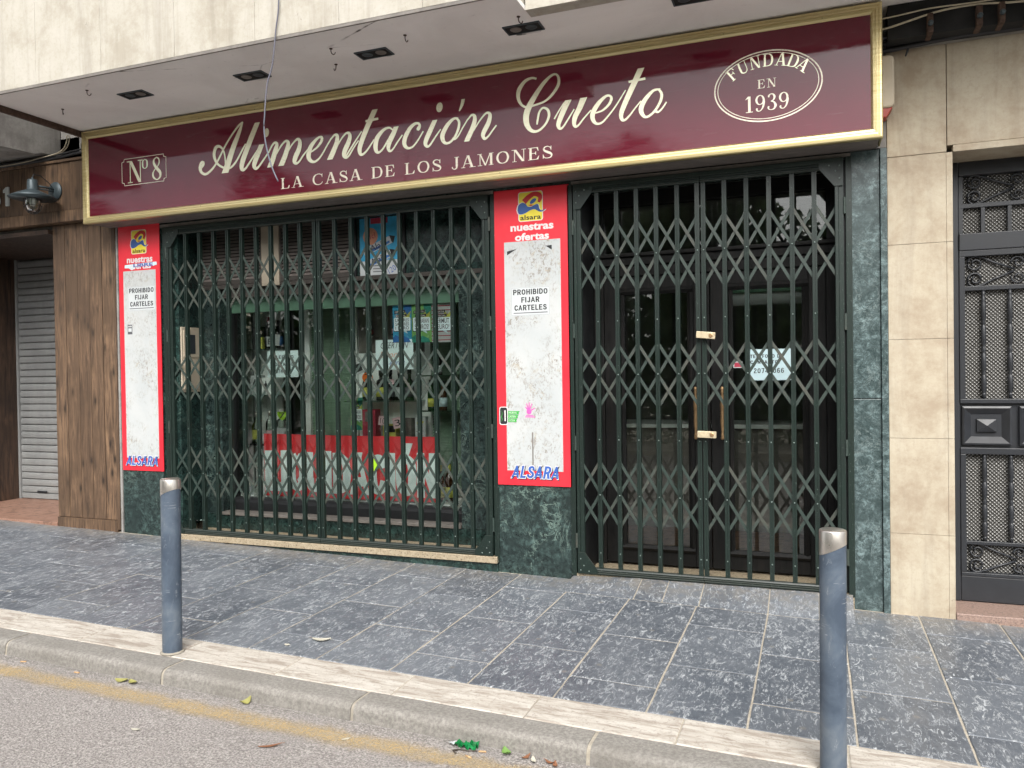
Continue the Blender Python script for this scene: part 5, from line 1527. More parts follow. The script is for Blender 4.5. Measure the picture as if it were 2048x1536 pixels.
def offer(x0, x1, z0, z1, base, band, lines, label, stripes=False, y=GY, big=1):
    o, w_, h_ = sheet('offer_poster', x0, x1, z0, z1, y, base, label, 'poster', 0, 'speech bubble offer posters')
    if stripes:
        for i in range(9):
            z = -h_ + h_ * 2 * (i + .5) / 9
            MB().rect(-w_, w_, z - .004, z + .004, -.0010).build('stripe', M['crimson_print'], o)
    else:
        MB().rect(w_ * .25, w_ * .98, h_ * .45, h_ * .97, -.0010).build('block', band, o)
        MB().flat([(-w_, -h_), (w_ * .9, -h_), (w_ * .7, -h_ * .80), (w_ * .1, -h_ * .66), (-w_ * .3, -h_ * .74), (-w_ * .7, -h_ * .60), (-w_, -h_ * .75)], -.0010).build('block', band, o)
    MB().flat([(w_ * .1, h_ * .35), (w_ * .35, h_ * .60), (w_ * .55, h_ * .42), (w_ * .95, h_ * .62), (w_ * .80, h_ * .28), (w_ * .98, h_ * .15), (w_ * .3, h_ * .15)], -.0014).build('burst', M['yellow_card'], o)
    MB().flat([(-w_ * .80, h_ * .48), (w_ * .35, h_ * .53), (w_ * .35, h_ * .69), (-w_ * .80, h_ * .64)], -.0018).build('tab', M['ink'], o)
    MB().flat([(-w_ * .65, h_ * .28), (w_ * .50, h_ * .33), (w_ * .50, h_ * .47), (-w_ * .65, h_ * .43)], -.0018).build('tab', M['ink'], o)
    text('OFERTA', -w_ * .72, w_ * .26, h_ * .54, h_ * .63, -.0022, M['white_print'], o, bold=.02, rot=.02)
    text('ESPECIAL', -w_ * .58, w_ * .42, h_ * .33, h_ * .42, -.0022, M['white_print'], o, bold=.02, rot=.02)
    MB().flat(rrect(-w_ * .90, w_ * .86, -h_ * .44, h_ * .26, w_ * .10), -.0018).build('bubble_edge', M['ink'], o)
    bub = rrect(-w_ * .86, w_ * .90, -h_ * .40, h_ * .29, w_ * .10)
    MB().flat(bub, -.0022).build('bubble', M['paper_window_bright'], o)
    MB().flat([(w_ * .0, -h_ * .38), (w_ * .45, -h_ * .38), (w_ * .60, -h_ * .56)], -.0023).build('bubble_tail', M['paper_blue'], o)
    n = len(lines)
    for i, s_ in enumerate(lines):
        zt = h_ * .24 - i * h_ * .62 / n
        text(s_, -w_ * min(.70, .12 * len(s_)), w_ * min(.74, .125 * len(s_)), zt - h_ * .50 / n * 1.0, zt, -.0026, M['ink_soft'], o, bold=.01)
offer(-3.522, -3.333, 1.795, 2.138, M['cyan_print'], M['blue_print'], ['LICORES', 'SABORES', '1 EURO'], 'blue offer poster, leftmost of three side by side in the window')
offer(-3.330, -3.137, 1.790, 2.132, M['green_print'], M['teal_print'], ['PACHARAN', '5 EUROS!'], 'green offer poster between the blue and the striped ones')
offer(-3.134, -2.938, 1.787, 2.122, M['paper'], M['teal_print'], ['VERMUT', '1 EURO!'], 'pink striped offer poster beside the green one', True)
offer(-4.118, -3.985, .99, 1.298, M['green_print'], M['teal_print'], ['PACHARAN', '5 EUROS!'], 'green offer poster propped low behind the glass, partly above the red banner', False, .69)
# red sale banner
bn = thing('sale_banner', (-4.02, GY, .375), 'red clearance banner with white block letters along the bottom of the shop window', 'banner')
vs, fs = [], []
nx = 60
for i in range(nx + 1):
    u = i / nx
    x = -4.952 + u * 1.864
    yy = GY + .004 + .003 * math.sin(u * 47) + .002 * math.sin(u * 91 + 1)
    sg = .012 * math.sin(PI * u)
    for z in (.366 + .010 * u, .50, .66, .82, .962 - .006 * u - sg * .4):
        vs.append((x, yy, z))
for i in range(nx):
    for j in range(4):
        k = i * 5 + j
        fs.append((k, k + 5, k + 6, k + 1))
MB().add(vs, fs).build('cloth', M['banner_red'], bn, smooth=True)
bl = 'LIQUIDACIÓN'
wds = [1.0, .52, 1.08, 1.05, .52, 1.06, 1.08, 1.0, .52, 1.12, 1.14]
tot = sum(wds)
x = -4.945
for c, wd in zip(bl, wds):
    ww = 1.845 * wd / tot
    zt = .795 if c != 'Ó' else .885
    zb_ = .432 if c != 'Q' else .395
    block(c, x + .003, x + ww - .004, .432, .795 - random.uniform(0, .02), GY - .0012, M['banner_white'], bn, grow=.05, each=True)
    x += ww
# poster in the fanlight
o, w_, h_ = sheet('beach_poster', -3.756, -3.382, 2.372, 2.890, .315, M['cyan_print'], 'blue drinks poster in the fanlight over the shop window', 'poster')
MB().rect(-w_, w_, -h_, -h_ * .45, -.0012).build('strip', M['paper'], o)
MB().rect(-w_ * .40, w_ * .52, h_ * .80, h_ * .99, -.0012).build('strip', M['crimson_print'], o)
MB().flat(ell(-w_ * .42, h_ * .38, w_ * .40, h_ * .29, 24), -.0012).build('disc', M['salmon_print'], o)
text('33cl', -w_ * .70, -w_ * .16, h_ * .28, h_ * .48, -.0016, M['crimson_print'], o, rot=.25)
for dz in (0, -.46):
    MB().flat([(-w_ * .85, h_ * (-.05 + dz)), (w_ * .55, h_ * (.34 + dz)), (w_ * .86, h_ * (.30 + dz)), (w_ * .78, h_ * (.12 + dz)), (-w_ * .72, h_ * (-.28 + dz))], -.0016).build('can', M['paper'], o)
    MB().flat([(w_ * .60, h_ * (.37 + dz)), (w_ * .90, h_ * (.33 + dz)), (w_ * .80, h_ * (.10 + dz)), (w_ * .70, h_ * (.16 + dz))], -.0018).build('can_end', M['ink'], o)
    MB().flat([(-w_ * .70, h_ * (-.16 + dz)), (w_ * .60, h_ * (.20 + dz)), (w_ * .62, h_ * (.12 + dz)), (-w_ * .66, h_ * (-.25 + dz))], -.0019).build('can_band', M['blue_print'], o)
    text('Alain', -w_ * .45, w_ * .42, h_ * (-.06 + dz), h_ * (.16 + dz), -.0021, M['navy'], o, bold=.01, rot=.32)
for i in range(3):
    MB().rect(-w_ * .30, w_ * .20, -h_ * (.64 + .10 * i), -h_ * (.61 + .10 * i), -.0016).build('small_print', M['ink_soft'], o)
text('120', w_ * .50, w_ * .92, -h_ * .88, -h_ * .68, -.0016, M['letter_blue'], o, rot=.5)

# notice on the shop door
o, w_, h_ = sheet('paper_notice', -.477, -.150, 1.425, 1.656, DY + .006, M['paper_blue'], 'pale printed contact notice on the right leaf of the shop door')
block('TELEFONO DE', -w_ * .80, w_ * .62, h_ * .44, h_ * .66, -.0012, M['ink'], o, .12, grow=.012)
block('CONTACTO:', -w_ * .80, w_ * .48, h_ * .06, h_ * .28, -.0012, M['ink'], o, .12, grow=.012)
block('20744066', -w_ * .66, w_ * .66, -h_ * .54, -h_ * .22, -.0012, M['ink'], o, .10)
s3 = thing('sticker', (-.545, DY + .005, 1.525), 'small red and white sticker on the glass of the right door leaf', 'sticker')
MB().rect(-.595, -.500, 1.520, 1.568, DY + .0085).build('sheet', M['paper'], s3)
MB().rect(-.560, -.505, 1.526, 1.560, DY + .0080).build('print', M['crimson_print'], s3)

# ------------------------------------------------------------------ display behind the window
disp = thing('display_cabinet', (-4.2, .95, -.02), 'white display partition with shelves behind the window glass', 'cabinet')
PY = .90
def dp(name, mat, fn, bevel=0):
    m_ = MB(); fn(m_); return m_.build(name, mat, disp, bevel=bevel)
dp('panel', M['white_panel'], lambda b: b.box(-5.62, -5.41, PY - .02, PY, -.02, 2.3), .003)
dp('panel', M['white_panel'], lambda b: b.box(-5.41, -5.06, PY + .012, PY + .03, -.02, 2.3))
dp('post', M['white_panel'], lambda b: b.box(-4.80, -4.70, PY - .02, PY + .04, -.02, 2.3), .003)
dp('post', M['white_panel'], lambda b: b.box(-4.217, -4.155, PY - .02, PY + .04, -.02, 2.3), .003)
dp('panel', M['white_panel'], lambda b: b.box(-4.155, -3.42, PY + .012, PY + .03, -.02, 1.72))
dp('panel', M['sill'], lambda b: b.box(-4.155, -3.42, PY + .012, PY + .03, 1.724, 2.3))
dp('post', M['white_panel'], lambda b: b.box(-3.42, -3.36, PY - .02, PY + .04, -.02, 2.3), .003)
dp('base', M['white_panel'], lambda b: b.box(-5.62, -2.60, .50, PY - .022, -.02, .36), .003)
dp('top', M['green_frame'], lambda b: b.box(-5.62, -2.60, .52, PY - .02, 2.27, 2.32))
for (xa, xb) in ((-4.70, -4.217), (-3.36, -2.62)):
    bl_ = dp('blind', M['blind'], lambda b: b.box(xa, xb, PY + .03, PY + .04, .36, 2.25))
    n = 74
    sm_ = MB().prism([(0, 0), (.002, .003), (.014, .021), (.012, .019)], 0, xb - xa, 'x').mesh('slat', M['blind'])
    for i in range(n):
        place('slat', sm_, bl_, (xa + 4.2, PY + .005 - .95, .37 + i * .0252 + .02))
for z, xa, xb in ((1.782, -5.41, -5.06), (1.330, -5.41, -5.06), (.848, -5.41, -5.06), (1.270, -4.14, -3.43), (1.500, -3.36, -2.9), (1.180, -3.36, -2.9)):
    dp('shelf', M['glass_shelf'], lambda b: b.box(xa, xb + (.16 if xb < -5 else 0), .62, PY - .0, z - .012, z))

BP = {'wine': [(0, 0), (.036, .0), (.038, .006), (.038, .19), (.034, .215), (.016, .25), (.0145, .31), (.0165, .312), (.0165, .322), (0, .322)],
      'rum': [(0, 0), (.042, .0), (.044, .008), (.044, .15), (.036, .18), (.017, .205), (.016, .265), (.019, .267), (.019, .295), (0, .295)],
      'gin': [(0, 0), (.046, 0), (.048, .008), (.046, .17), (.040, .19), (.018, .205), (.017, .25), (.021, .252), (.021, .285), (0, .285)]}
_bm = {}
def bottle(x, y, z, kind, glass_, labelm, capm, label, sc=1.0):
    o = thing('bottle', (x, y, z), label, 'bottle', 'bottles on the display shelves')
    pr = [(r * sc, h * sc) for r, h in BP[kind]]
    k = (kind, glass_, sc)
    if k not in _bm: _bm[k] = MB().lathe(pr, (0, 0, 0), 16).mesh('glass', M[glass_], smooth=True)
    place('glass', _bm[k], o)
    r, top = pr[2][0], pr[-1][1]
    MB().lathe([(r + .0006, .035 * sc), (r + .0006, .125 * sc)], (0, 0, 0), 16).build('label', M[labelm], o, org=(0, 0, 0), smooth=True)
    MB().lathe([(pr[-2][0] + .001, top - .05 * sc), (pr[-2][0] + .001, top + .001), (0, top + .001)], (0, 0, 0), 12).build('cap', M[capm], o, org=(0, 0, 0), smooth=True)
bottle(-5.218, .70, .848, 'rum', 'bottle_clear', 'yellow_card', 'steel', 'clear bottle with yellow label on the lowest shelf, left', 1.05)
bottle(-5.088, .74, .848, 'wine', 'bottle_clear', 'pink', 'steel', 'clear bottle behind a pink price card on the lowest shelf')
bottle(-4.887, .66, .862 + .0, 'gin', 'bottle_clear', 'paper', 'white_print', 'clear bottle wearing the lime price card', 1.15)
bottle(-5.10, .76, 1.782, 'wine', 'bottle_dark', 'ink_soft', 'crimson_print', 'dark bottle on the top shelf behind white cards')
bottle(-5.00, .78, 1.782, 'gin', 'bottle_dark', 'blue_print', 'ink', 'dark bottle with blue label on the top shelf')
for i, (x, g_, l_, lb) in enumerate([(-3.955, 'bottle_dark', 'yellow_card', 'dark bottle with yellow label carrying the orange price card'),
        (-3.80, 'bottle_dark', 'yellow_card', 'dark bottle with small yellow label beside the orange price card'),
        (-3.70, 'bottle_dark', 'ink_soft', 'dark bottle in the middle of the right shelf'),
        (-3.60, 'bottle_dark', 'paper', 'dark bottle with white label under the small pink card'),
        (-3.50, 'bottle_green', 'ink_soft', 'dark bottle at the right end of the right shelf')]):
    bottle(x, .72, 1.270, 'gin' if i % 2 else 'rum', g_, l_, 'ink', lb, .98)
bottle(-3.20, .74, 1.500, 'wine', 'bottle_dark', 'paper', 'white_print', 'dark bottle on the upper shelf before the right blind', .7)
bottle(-3.17, .74, 1.180, 'rum', 'bottle_amber', 'paper_blue', 'ink', 'amber bottle on the lower shelf before the right blind', .9)
bottle(-3.29, .74, 1.180, 'wine', 'bottle_green', 'yellow_card', 'ink', 'green bottle on the lower shelf before the right blind', .85)
bottle(-3.16, .64, .362, 'wine', 'bottle_amber', 'yellow_card', 'yellow_card', 'amber bottle with gilt cap standing right of the banner, left of two', 1.0)
bottle(-3.08, .66, .362, 'wine', 'bottle_amber', 'yellow_card', 'yellow_card', 'amber bottle with gilt cap standing right of the banner, right of two', 1.02)
for x, z, m_, lb in ((-3.97, 1.80, 'ink', 'black and red'), (-3.72, 1.80, 'bottle_green', 'dark green')):
    bottle(x, .84, z + .08, 'rum', 'bottle_dark', 'crimson_print', m_, 'small %s miniature on the shaded back panel' % lb, .5)
    MB().box(x - .05, x + .05, .80, .91, z + .068, z + .08).build('bracket', M['sill'], disp)
def carton(x0, x1, y0, y1, z0, z1, mat, label, marks=()):
    o = thing('carton', ((x0 + x1) / 2, (y0 + y1) / 2, z0), label, 'carton', 'cartons on the display shelves')
    MB().box(x0, x1, y0, y1, z0, z1).build('box', mat, o, bevel=.003)
    for m_, poly in marks:
        MB().flat(poly, y0 - .0012).build('print', m_, o)
def bicon(cx, cz, s_):
    return [(cx - .018 * s_, cz - .03 * s_), (cx + .018 * s_, cz - .03 * s_), (cx + .018 * s_, cz + .006 * s_), (cx + .006 * s_, cz + .02 * s_), (cx + .006 * s_, cz + .042 * s_), (cx - .006 * s_, cz + .042 * s_), (cx - .006 * s_, cz + .02 * s_), (cx - .018 * s_, cz + .006 * s_)]
carton(-5.268, -5.165, .68, .78, 1.330, 1.522, M['paper'], 'white carton with a bottle emblem, left on the middle shelf', [(M['ink'], bicon(-5.216, 1.44, 1.0))])
carton(-5.13, -4.96, .68, .78, 1.330, 1.50, M['white_panel'], 'white carton with a bottle emblem, right on the middle shelf', [(M['ink'], bicon(-5.08, 1.43, .9)), (M['ink'], bicon(-5.00, 1.43, .9))])
carton(-5.255, -5.17, .70, .80, 1.782, 2.01, M['ink'], 'black carton on the top shelf')
carton(-5.165, -5.10, .66, .70, 1.782, 1.90, M['yellow_card'], 'yellow carton beside the black one on the top shelf')
carton(-3.985, -3.845, .68, .78, .845, 1.185, M['crimson_print'], 'red carton standing behind the banner', [(M['sill'], [(-3.955, 1.07), (-3.875, 1.07), (-3.875, 1.165), (-3.955, 1.165)])])
carton(-3.80, -3.66, .74, .86, .80, 1.04, M['yellow_card'], 'yellow and black carton behind the pink price cards', [(M['ink'], [(-3.79, .97), (-3.67, .97), (-3.67, 1.03), (-3.79, 1.03)])])
carton(-3.62, -3.50, .74, .86, .80, 1.10, M['sill'], 'grey carton right of the pink price cards', [(M['yellow_card'], [(-3.61, 1.02), (-3.58, 1.02), (-3.58, 1.09), (-3.61, 1.09)])])
carton(-3.44, -3.33, .70, .76, .80, 1.12, M['paper'], 'white printed carton near the right blind', [(M['ink_soft'], [(-3.43, .98), (-3.35, .985), (-3.35, .99), (-3.43, .985)]), (M['yellow_card'], [(-3.42, 1.05), (-3.35, 1.06), (-3.35, 1.08), (-3.42, 1.07)])])
MB().box(-4.16, -3.30, .60, .88, .786, .80).build('shelf', M['white_panel'], disp)
MB().box(-5.40, -4.80, .60, .88, .83, .836).build('shelf', M['glass_shelf'], disp)
def card(x, z, w_, h_, y, mat, txt, label, rot=0, poly=None):
    o = thing('price_card', (x, y, z), label, 'price card', 'price cards in the window display', (0, rot, 0))
    pts = poly or [(-w_ / 2, -h_ / 2), (w_ / 2, -h_ / 2), (w_ / 2, h_ / 2), (-w_ / 2, h_ / 2)]
    MB().prism(pts, -.0006, .0006, 'y').build('card', mat, o, org=(0, 0, 0))
    if txt:
        o['org'] = [0, 0, 0]
        text(txt, -w_ * .30, w_ * .30, -h_ * .30, h_ * .30, -.0012, M['ink'], o)
card(-3.873, 1.490, .115, .10, .60, M['orange'], '2', 'orange round price card on a dark bottle', 0, [(.057 * math.cos(a), .048 * math.sin(a) - .004) for a in [2 * PI * k / 20 for k in range(20)]])
card(-4.826, 1.130, .115, .095, .59, M['lime'], '7', 'lime shield shaped price card on a clear bottle', 0, [(-.055, .035), (.055, .035), (.055, .005), (.03, -.035), (0, -.048), (-.03, -.035), (-.055, .005)])
card(-5.015, .905, .10, .085, .60, M['pink'], '5', 'pink price card low at the left of the display', -.25)
card(-3.72, 1.085, .085, .085, .60, M['pink'], '10', 'pink price card on the thin metal stand', .12)
card(-3.566, 1.068, .095, .10, .60, M['pink'], '3', 'pink price card marked 3', -.22)
card(-3.637, 1.445, .085, .045, .60, M['pink'], '5', 'small pink price card on the right shelf', .05)
card(-4.955, 1.850, .085, .095, .60, M['paper'], 'B', 'white price card left on the top shelf')
card(-4.872, 1.862, .055, .11, .60, M['paper'], '', 'slanted white price card right on the top shelf', .12)
card(-3.962, 1.580, .10, .12, .60, M['paper'], '1', 'white price card tilted left of the hand lettered sheet', -.35)
card(-3.724, .695, .10, .10, .44, M['lime'], '', 'lime scalloped card stuck over the banner', 0, [((.056 if k % 2 else .048) * math.cos(2 * PI * k / 28), (.056 if k % 2 else .048) * math.sin(2 * PI * k / 28)) for k in range(28)])
stn = thing('price_stand', (-3.735, .68, .80), 'thin metal stand rod behind the banner', 'stand')
MB().tube([(-3.735, .68, .80), (-3.735, .68, 1.25)], .005, 8).lathe([(0, .80), (.03, .80), (.03, .806), (0, .806)], (-3.735, .68, 0), 14).build('rod', M['steel'], stn, smooth=True)
# something pale hanging behind the door glass
bk = thing('awning_roll', (-.33, .95, 2.0), 'pale fabric strip hanging inside the right door leaf', 'blind')
MB().box(-.72, .10, .93, .96, 2.03, 2.13).build('cloth', M['paper'], bk, bevel=.004)
MB().box(-.76, .12, .90, .98, 2.13, 2.24).build('cassette', M['green_frame'], bk, bevel=.006)
ct = thing('shop_counter', (-.8, 2.2, -.028), 'grey shop counter inside behind the door glass', 'counter')
MB().box(-1.9, .1, 2.0, 2.6, -.028, .95).build('body', M['sill'], ct, bevel=.004)
MB().box(-1.95, .15, 1.95, 2.65, .952, .99).build('top', M['white_panel'], ct, bevel=.004)

# meter cabinet on the side wall of the window bay
mc = thing('meter_cabinet', (-5.52, .15, 1.37), 'beige meter cabinet with dark viewing pane behind the left end of the window gate', 'meter cabinet')
MB().box(-5.534, -5.520, .03, .275, 1.372, 1.985).build('case', M['beige'], mc, bevel=.010)
MB().box(-5.521, -5.512, .055, .25, 1.70, 1.955).build('lid', M['beige'], mc, bevel=.003)
MB().box(-5.513, -5.510, .085, .20, 1.735, 1.915).build('viewing_pane', M['pane_dark'], mc)
MB().box(-5.521, -5.513, .055, .25, 1.40, 1.685).build('door', M['beige'], mc, bevel=.003)
# cup left behind the gate
cp = thing('plastic_cup', (-5.42, .12, .058), 'clear plastic cup standing behind the window gate', 'cup')
MB().lathe([(.0, .002), (.032, .0), (.045, .105), (.047, .108), (.044, .107), (.031, .004), (0, .004)], (-5.42, .12, .058), 18).build('cup', M['glass_shelf'], cp, smooth=True)
for x, y, lb in ((-5.18, .07, 'scrap of white paper behind the window gate, left of two'), (-4.22, .07, 'scrap of white paper behind the window gate, right of two')):
    sc_ = MB().add([(-.02, -.01, .001), (.018, -.013, .004), (.022, .010, .012), (0, .014, .022), (-.018, .008, .010)], [(0, 1, 2, 3, 4)]).mesh('paper_scrap', M['paper'])
    o = place('paper_scrap', sc_, None, (x, y, .06)); tag(o, lb, 'paper scrap', 'paper scraps behind the gate')
# ------------------------------------------------------------------ wooden-clad bar next door (left)
bar = thing('bar_front', (-8.0, 0, 0), 'dark stained wooden cladding of the premises left of the shop', 'building')
def bp(name, mat, fn, parent=bar, bevel=0, smooth=False):
    m_ = MB(); fn(m_); return m_.build(name, mat, parent, bevel=bevel, smooth=smooth)
px = [-7.085, -6.925, -6.765, -6.607, -6.445, -6.30]
for a, b_ in zip(px, px[1:]):
    bp('plank', M['wood'], lambda b: b.box(a + .003, b_ - .003, -.012 - random.uniform(0, .004), .03, .142, 3.04), bevel=.004)
bp('corner_post', M['wood'], lambda b: b.box(-6.298, -6.264, -.02, .03, .05, 3.04), bevel=.003)
bp('skirting_board', M['wood'], lambda b: b.box(-7.085, -6.30, -.022, .03, .02, .139), bevel=.003)
bp('wall', M['concrete'], lambda b: (b.box(-7.08, -6.266, .032, .9, -.2, 3.9), b.box(-12.0, -9.05, .032, 1.2, -.2, 3.9), b.box(-12.0, -6.41, .032, 1.15, 3.0, 3.9), b.box(-12.0, -6.41, .04, 1.6, 3.9, 12), b.box(-9.05, -7.08, 1.105, 1.6, -.2, 3.0)))
# recess with the roller shutter
for i in range(4):
    y0 = -.01 + i * .27
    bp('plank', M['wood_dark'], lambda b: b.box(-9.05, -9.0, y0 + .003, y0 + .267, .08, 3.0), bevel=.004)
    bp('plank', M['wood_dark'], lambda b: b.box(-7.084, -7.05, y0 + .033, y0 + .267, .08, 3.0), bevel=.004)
for i in range(6):
    a = -12.0 + i * .49
    bp('plank', M['wood'], lambda b: b.box(a + .003, min(a + .487, -9.052), -.012, .03, .05, 3.04), bevel=.004)
bp('lintel_board', M['wood_dark'], lambda b: b.box(-9.0, -7.086, -.06, 1.05, 2.955, 2.998))
sh_ = bp('roller_shutter', M['shutter'], lambda b: (b.box(-9.0, -8.97, 1.03, 1.10, .085, 2.96), b.box(-7.12, -7.086, 1.03, 1.10, .085, 2.96)))
sprof = []
n = 34
sl = MB().prism([(.0, .003), (-.010, .012), (-.013, .04), (-.010, .068), (.0, .078), (.012, .078), (.012, .003)], -.925, .925, 'x').mesh('slat', M['shutter'])
for i in range(n):
    place('slat', sl, sh_, (-8.045 + 8.0, 1.062, .155 + i * .082))
MB().box(-8.969, -7.121, 1.045, 1.075, .09, .152).build('bottom_bar', M['shutter'], sh_, bevel=.004)
MB().box(-8.70, -8.55, 1.030, 1.046, .165, .185).build('pull', M['black_metal'], sh_, bevel=.003)
bp('threshold', M['terracotta'], lambda b: b.box(-9.05, -7.087, -.03, 1.10, -.2, .083), bevel=.006)
# fascia of upright boards with a bottom trim
fy = -.10
a = -12.0
while a < -6.42:
    b_ = min(a + random.uniform(.15, .18), -6.42)
    if b_ > -6.52: b_ = -6.42
    bp('fascia_board', M['wood'], lambda b: b.box(a + .002, b_ - .002, fy - random.uniform(0, .004), fy + .03, 3.155, 3.62), bevel=.003)
    a = b_
bp('trim_board', M['wood'], lambda b: b.box(-12.0, -6.42, fy - .012, .03, 3.045, 3.152), bevel=.004)
bp('cap_board', M['wood'], lambda b: b.box(-12.0, -6.42, fy - .02, .03, 3.623, 3.648), bevel=.003)
# concrete balcony over it
bc = thing('concrete_balcony', (-9.5, 0, 3.7), 'stained grey concrete balcony end above the wooden fascia', 'balcony')
MB().prism([(-1.6, 3.63), (-.25, 3.69), (-.18, 3.72), (.03, 3.72), (.03, 5.5), (-1.6, 5.5)], -12.0, -7.0, 'x').build('slab', M['concrete'], bc)
jb = thing('junction_box', (-6.52, .0, 3.66), 'grimy grey junction box beside the left end of the sign', 'junction box')
MB().box(-6.60, -6.44, -.10, .03, 3.69, 3.86).build('case', M['concrete'], jb, bevel=.006)
MB().box(-6.575, -6.465, -.105, -.10, 3.70, 3.78).build('cover', M['black_metal'], jb, bevel=.002)
# number on the fascia
nb = thing('house_number', (-7.63, fy, 3.26), 'grey metal house number 61 on the wooden fascia', 'house number')
MB().prism([(-7.592, 3.262), (-7.545, 3.262), (-7.545, 3.452), (-7.58, 3.452), (-7.622, 3.425), (-7.622, 3.398), (-7.592, 3.405)], fy - .022, fy - .006, 'y').build('digit', M['number_grey'], nb, bevel=.002)
d6 = MB()
sx = [(-7.665, 3.43, .03), (-7.70, 3.445, .03), (-7.745, 3.42, .034), (-7.765, 3.36, .038), (-7.755, 3.295, .036), (-7.712, 3.275, .032), (-7.672, 3.305, .036), (-7.68, 3.355, .034), (-7.72, 3.37, .03), (-7.755, 3.345, .03)]
pen(d6, sx, fy - .022, 5, .0001)
d6.build('digit', M['number_grey'], nb)
# wall lamp
lp = thing('wall_lamp', (-6.86, fy, 3.35), 'grey barn style wall lamp with caged bulb on the wooden fascia', 'wall lamp')
lc = (-6.968, -.31, 3.245)
MB().lathe([(0, 0), (.085, 0), (.088, .006), (.085, .014), (.03, .024), (0, .024)], (-6.915, fy - .004, 3.352), 28, axis='y').build('backplate', M['grey_metal'], lp, smooth=True)
MB().tube([(-6.915, fy - .02, 3.365), (-6.93, -.20, 3.37), (-6.955, -.275, 3.37)], .010, 10).tube([(-6.915, fy - .02, 3.342), (-6.93, -.20, 3.345), (-6.955, -.275, 3.345)], .007, 8).build('arm', M['grey_metal'], lp, smooth=True)
MB().lathe([(.208, 0), (.210, .004), (.13, .045), (.072, .070), (.048, .085), (.046, .165), (.040, .178), (.012, .182), (.010, .20), (0, .20)], lc, 36).lathe([(.206, -.001), (.125, .039), (.05, .062), (0, .064)], lc, 36).build('shade', M['grey_metal'], lp, smooth=True)
MB().lathe([(.060, .05), (.066, .0), (.066, -.06), (.055, -.10), (.03, -.125), (0, -.13)], lc, 20).build('glass', M['bottle_clear'], lp, smooth=True)
MB().lathe([(.018, .05), (.020, .02), (.030, -.02), (.031, -.045), (.02, -.07), (0, -.076)], lc, 16).build('bulb', M['white_print'], lp, smooth=True)
cg = MB()
for k in range(8):
    a_ = 2 * PI * k / 8
    cg.tube([(lc[0] + r * math.cos(a_), lc[1] + r * math.sin(a_), lc[2] + h) for r, h in ((.078, .05), (.078, -.06), (.066, -.105), (.036, -.14), (.004, -.15))], .0028, 5)
for h, r in ((-.005, .079), (-.075, .077), (-.125, .05)):
    cg.tube([(lc[0] + r * math.cos(2 * PI * k / 20), lc[1] + r * math.sin(2 * PI * k / 20), lc[2] + h) for k in range(21)], .0028, 5)
cg.build('cage', M['black_metal'], lp)
MB().tube([(-6.968, -.31, 3.44), (-6.965, -.30, 3.475), (-6.95, -.24, 3.475), (-6.935, -.16, 3.42), (-6.925, -.125, 3.37)], .004, 6).build('lamp_cable', M['black_metal'], lp, smooth=True)

# ------------------------------------------------------------------ stone house next door (right)
hs_ = thing('stone_house', (1.2, 0, 0), 'cream stone clad house front right of the shop', 'building')
def hp(name, mat, fn, parent=hs_, bevel=0, smooth=False):
    m_ = MB(); fn(m_); return m_.build(name, mat, parent, bevel=bevel, smooth=smooth)
hz = [-.3, .406, 1.037, 1.688, 2.312, 2.889]
for z0, z1 in zip(hz, hz[1:]):
    hp('stone_panel', M['stone'], lambda b: b.box(.464, .8085, -.003 - random.uniform(0, .003), .30, z0 + .0008, z1 - .0008), bevel=.002)
    hp('corner_stone', M['stone'], lambda b: b.box(.8095, .846, -.002 - random.uniform(0, .002), .30, z0 + .001, z1 - .001), bevel=.002)
hp('stone_panel', M['stone'], lambda b: b.box(.464, .812, -.004, .30, 2.892, 3.585), bevel=.003)
for a, b_ in ((.816, 2.08), (2.084, 3.4)):
    hp('stone_panel', M['stone'], lambda b: b.box(a, b_, -.004, .30, 2.932, 3.585), bevel=.003)
hp('door_lintel', M['stone'], lambda b: b.box(.848, 2.0, -.014, .32, 2.885, 2.929), bevel=.004)
for z0, z1 in zip(hz, hz[1:]):
    hp('stone_panel', M['stone'], lambda b: b.box(2.002, 3.4, -.003, .30, z0 + .0008, z1 - .0008), bevel=.002)
hp('wall', M['stone'], lambda b: (b.box(.47, 3.4, .302, .6, 3.0, 3.6), b.box(.47, .842, .302, .6, -.3, 3.0), b.box(2.004, 3.4, .302, .6, -.3, 3.0)))
hp('door_sill', M['granite'], lambda b: b.box(.848, 2.0, -.012, .55, -.3, -.092), bevel=.006)
# iron and glass street door
DX0, DX1, DYR = .848, 2.0, .30
dr = hp('street_door', M['black_metal'], lambda b: (b.box(DX0, DX0 + .075, DYR, DYR + .06, -.09, 2.884), b.box(DX1 - .075, DX1, DYR, DYR + .06, -.09, 2.884),
     b.box(DX0 + .075, DX1 - .075, DYR, DYR + .06, 2.79, 2.884), b.box(DX0 + .075, DX1 - .075, DYR - .012, DYR + .06, 2.285, 2.40),
     b.box(DX0 + .075, DX1 - .075, DYR + .002, DYR + .05, -.088, .085)), bevel=.006)
def dsub(name, mat, fn, bevel=0, smooth=False):
    return hp(name, mat, fn, dr, bevel, smooth)
ix0, ix1 = DX0 + .076, DX1 - .076
cols = [ix0 + .003, (ix0 + ix1) / 2]
GYR = DYR + .045
for z0, z1 in ((2.40, 2.79), (1.255, 2.285), (.085, .955)):
    dsub('pane', M['cast_glass'], lambda b: b.box(ix0, ix1, GYR, GYR + .006, z0, z1))
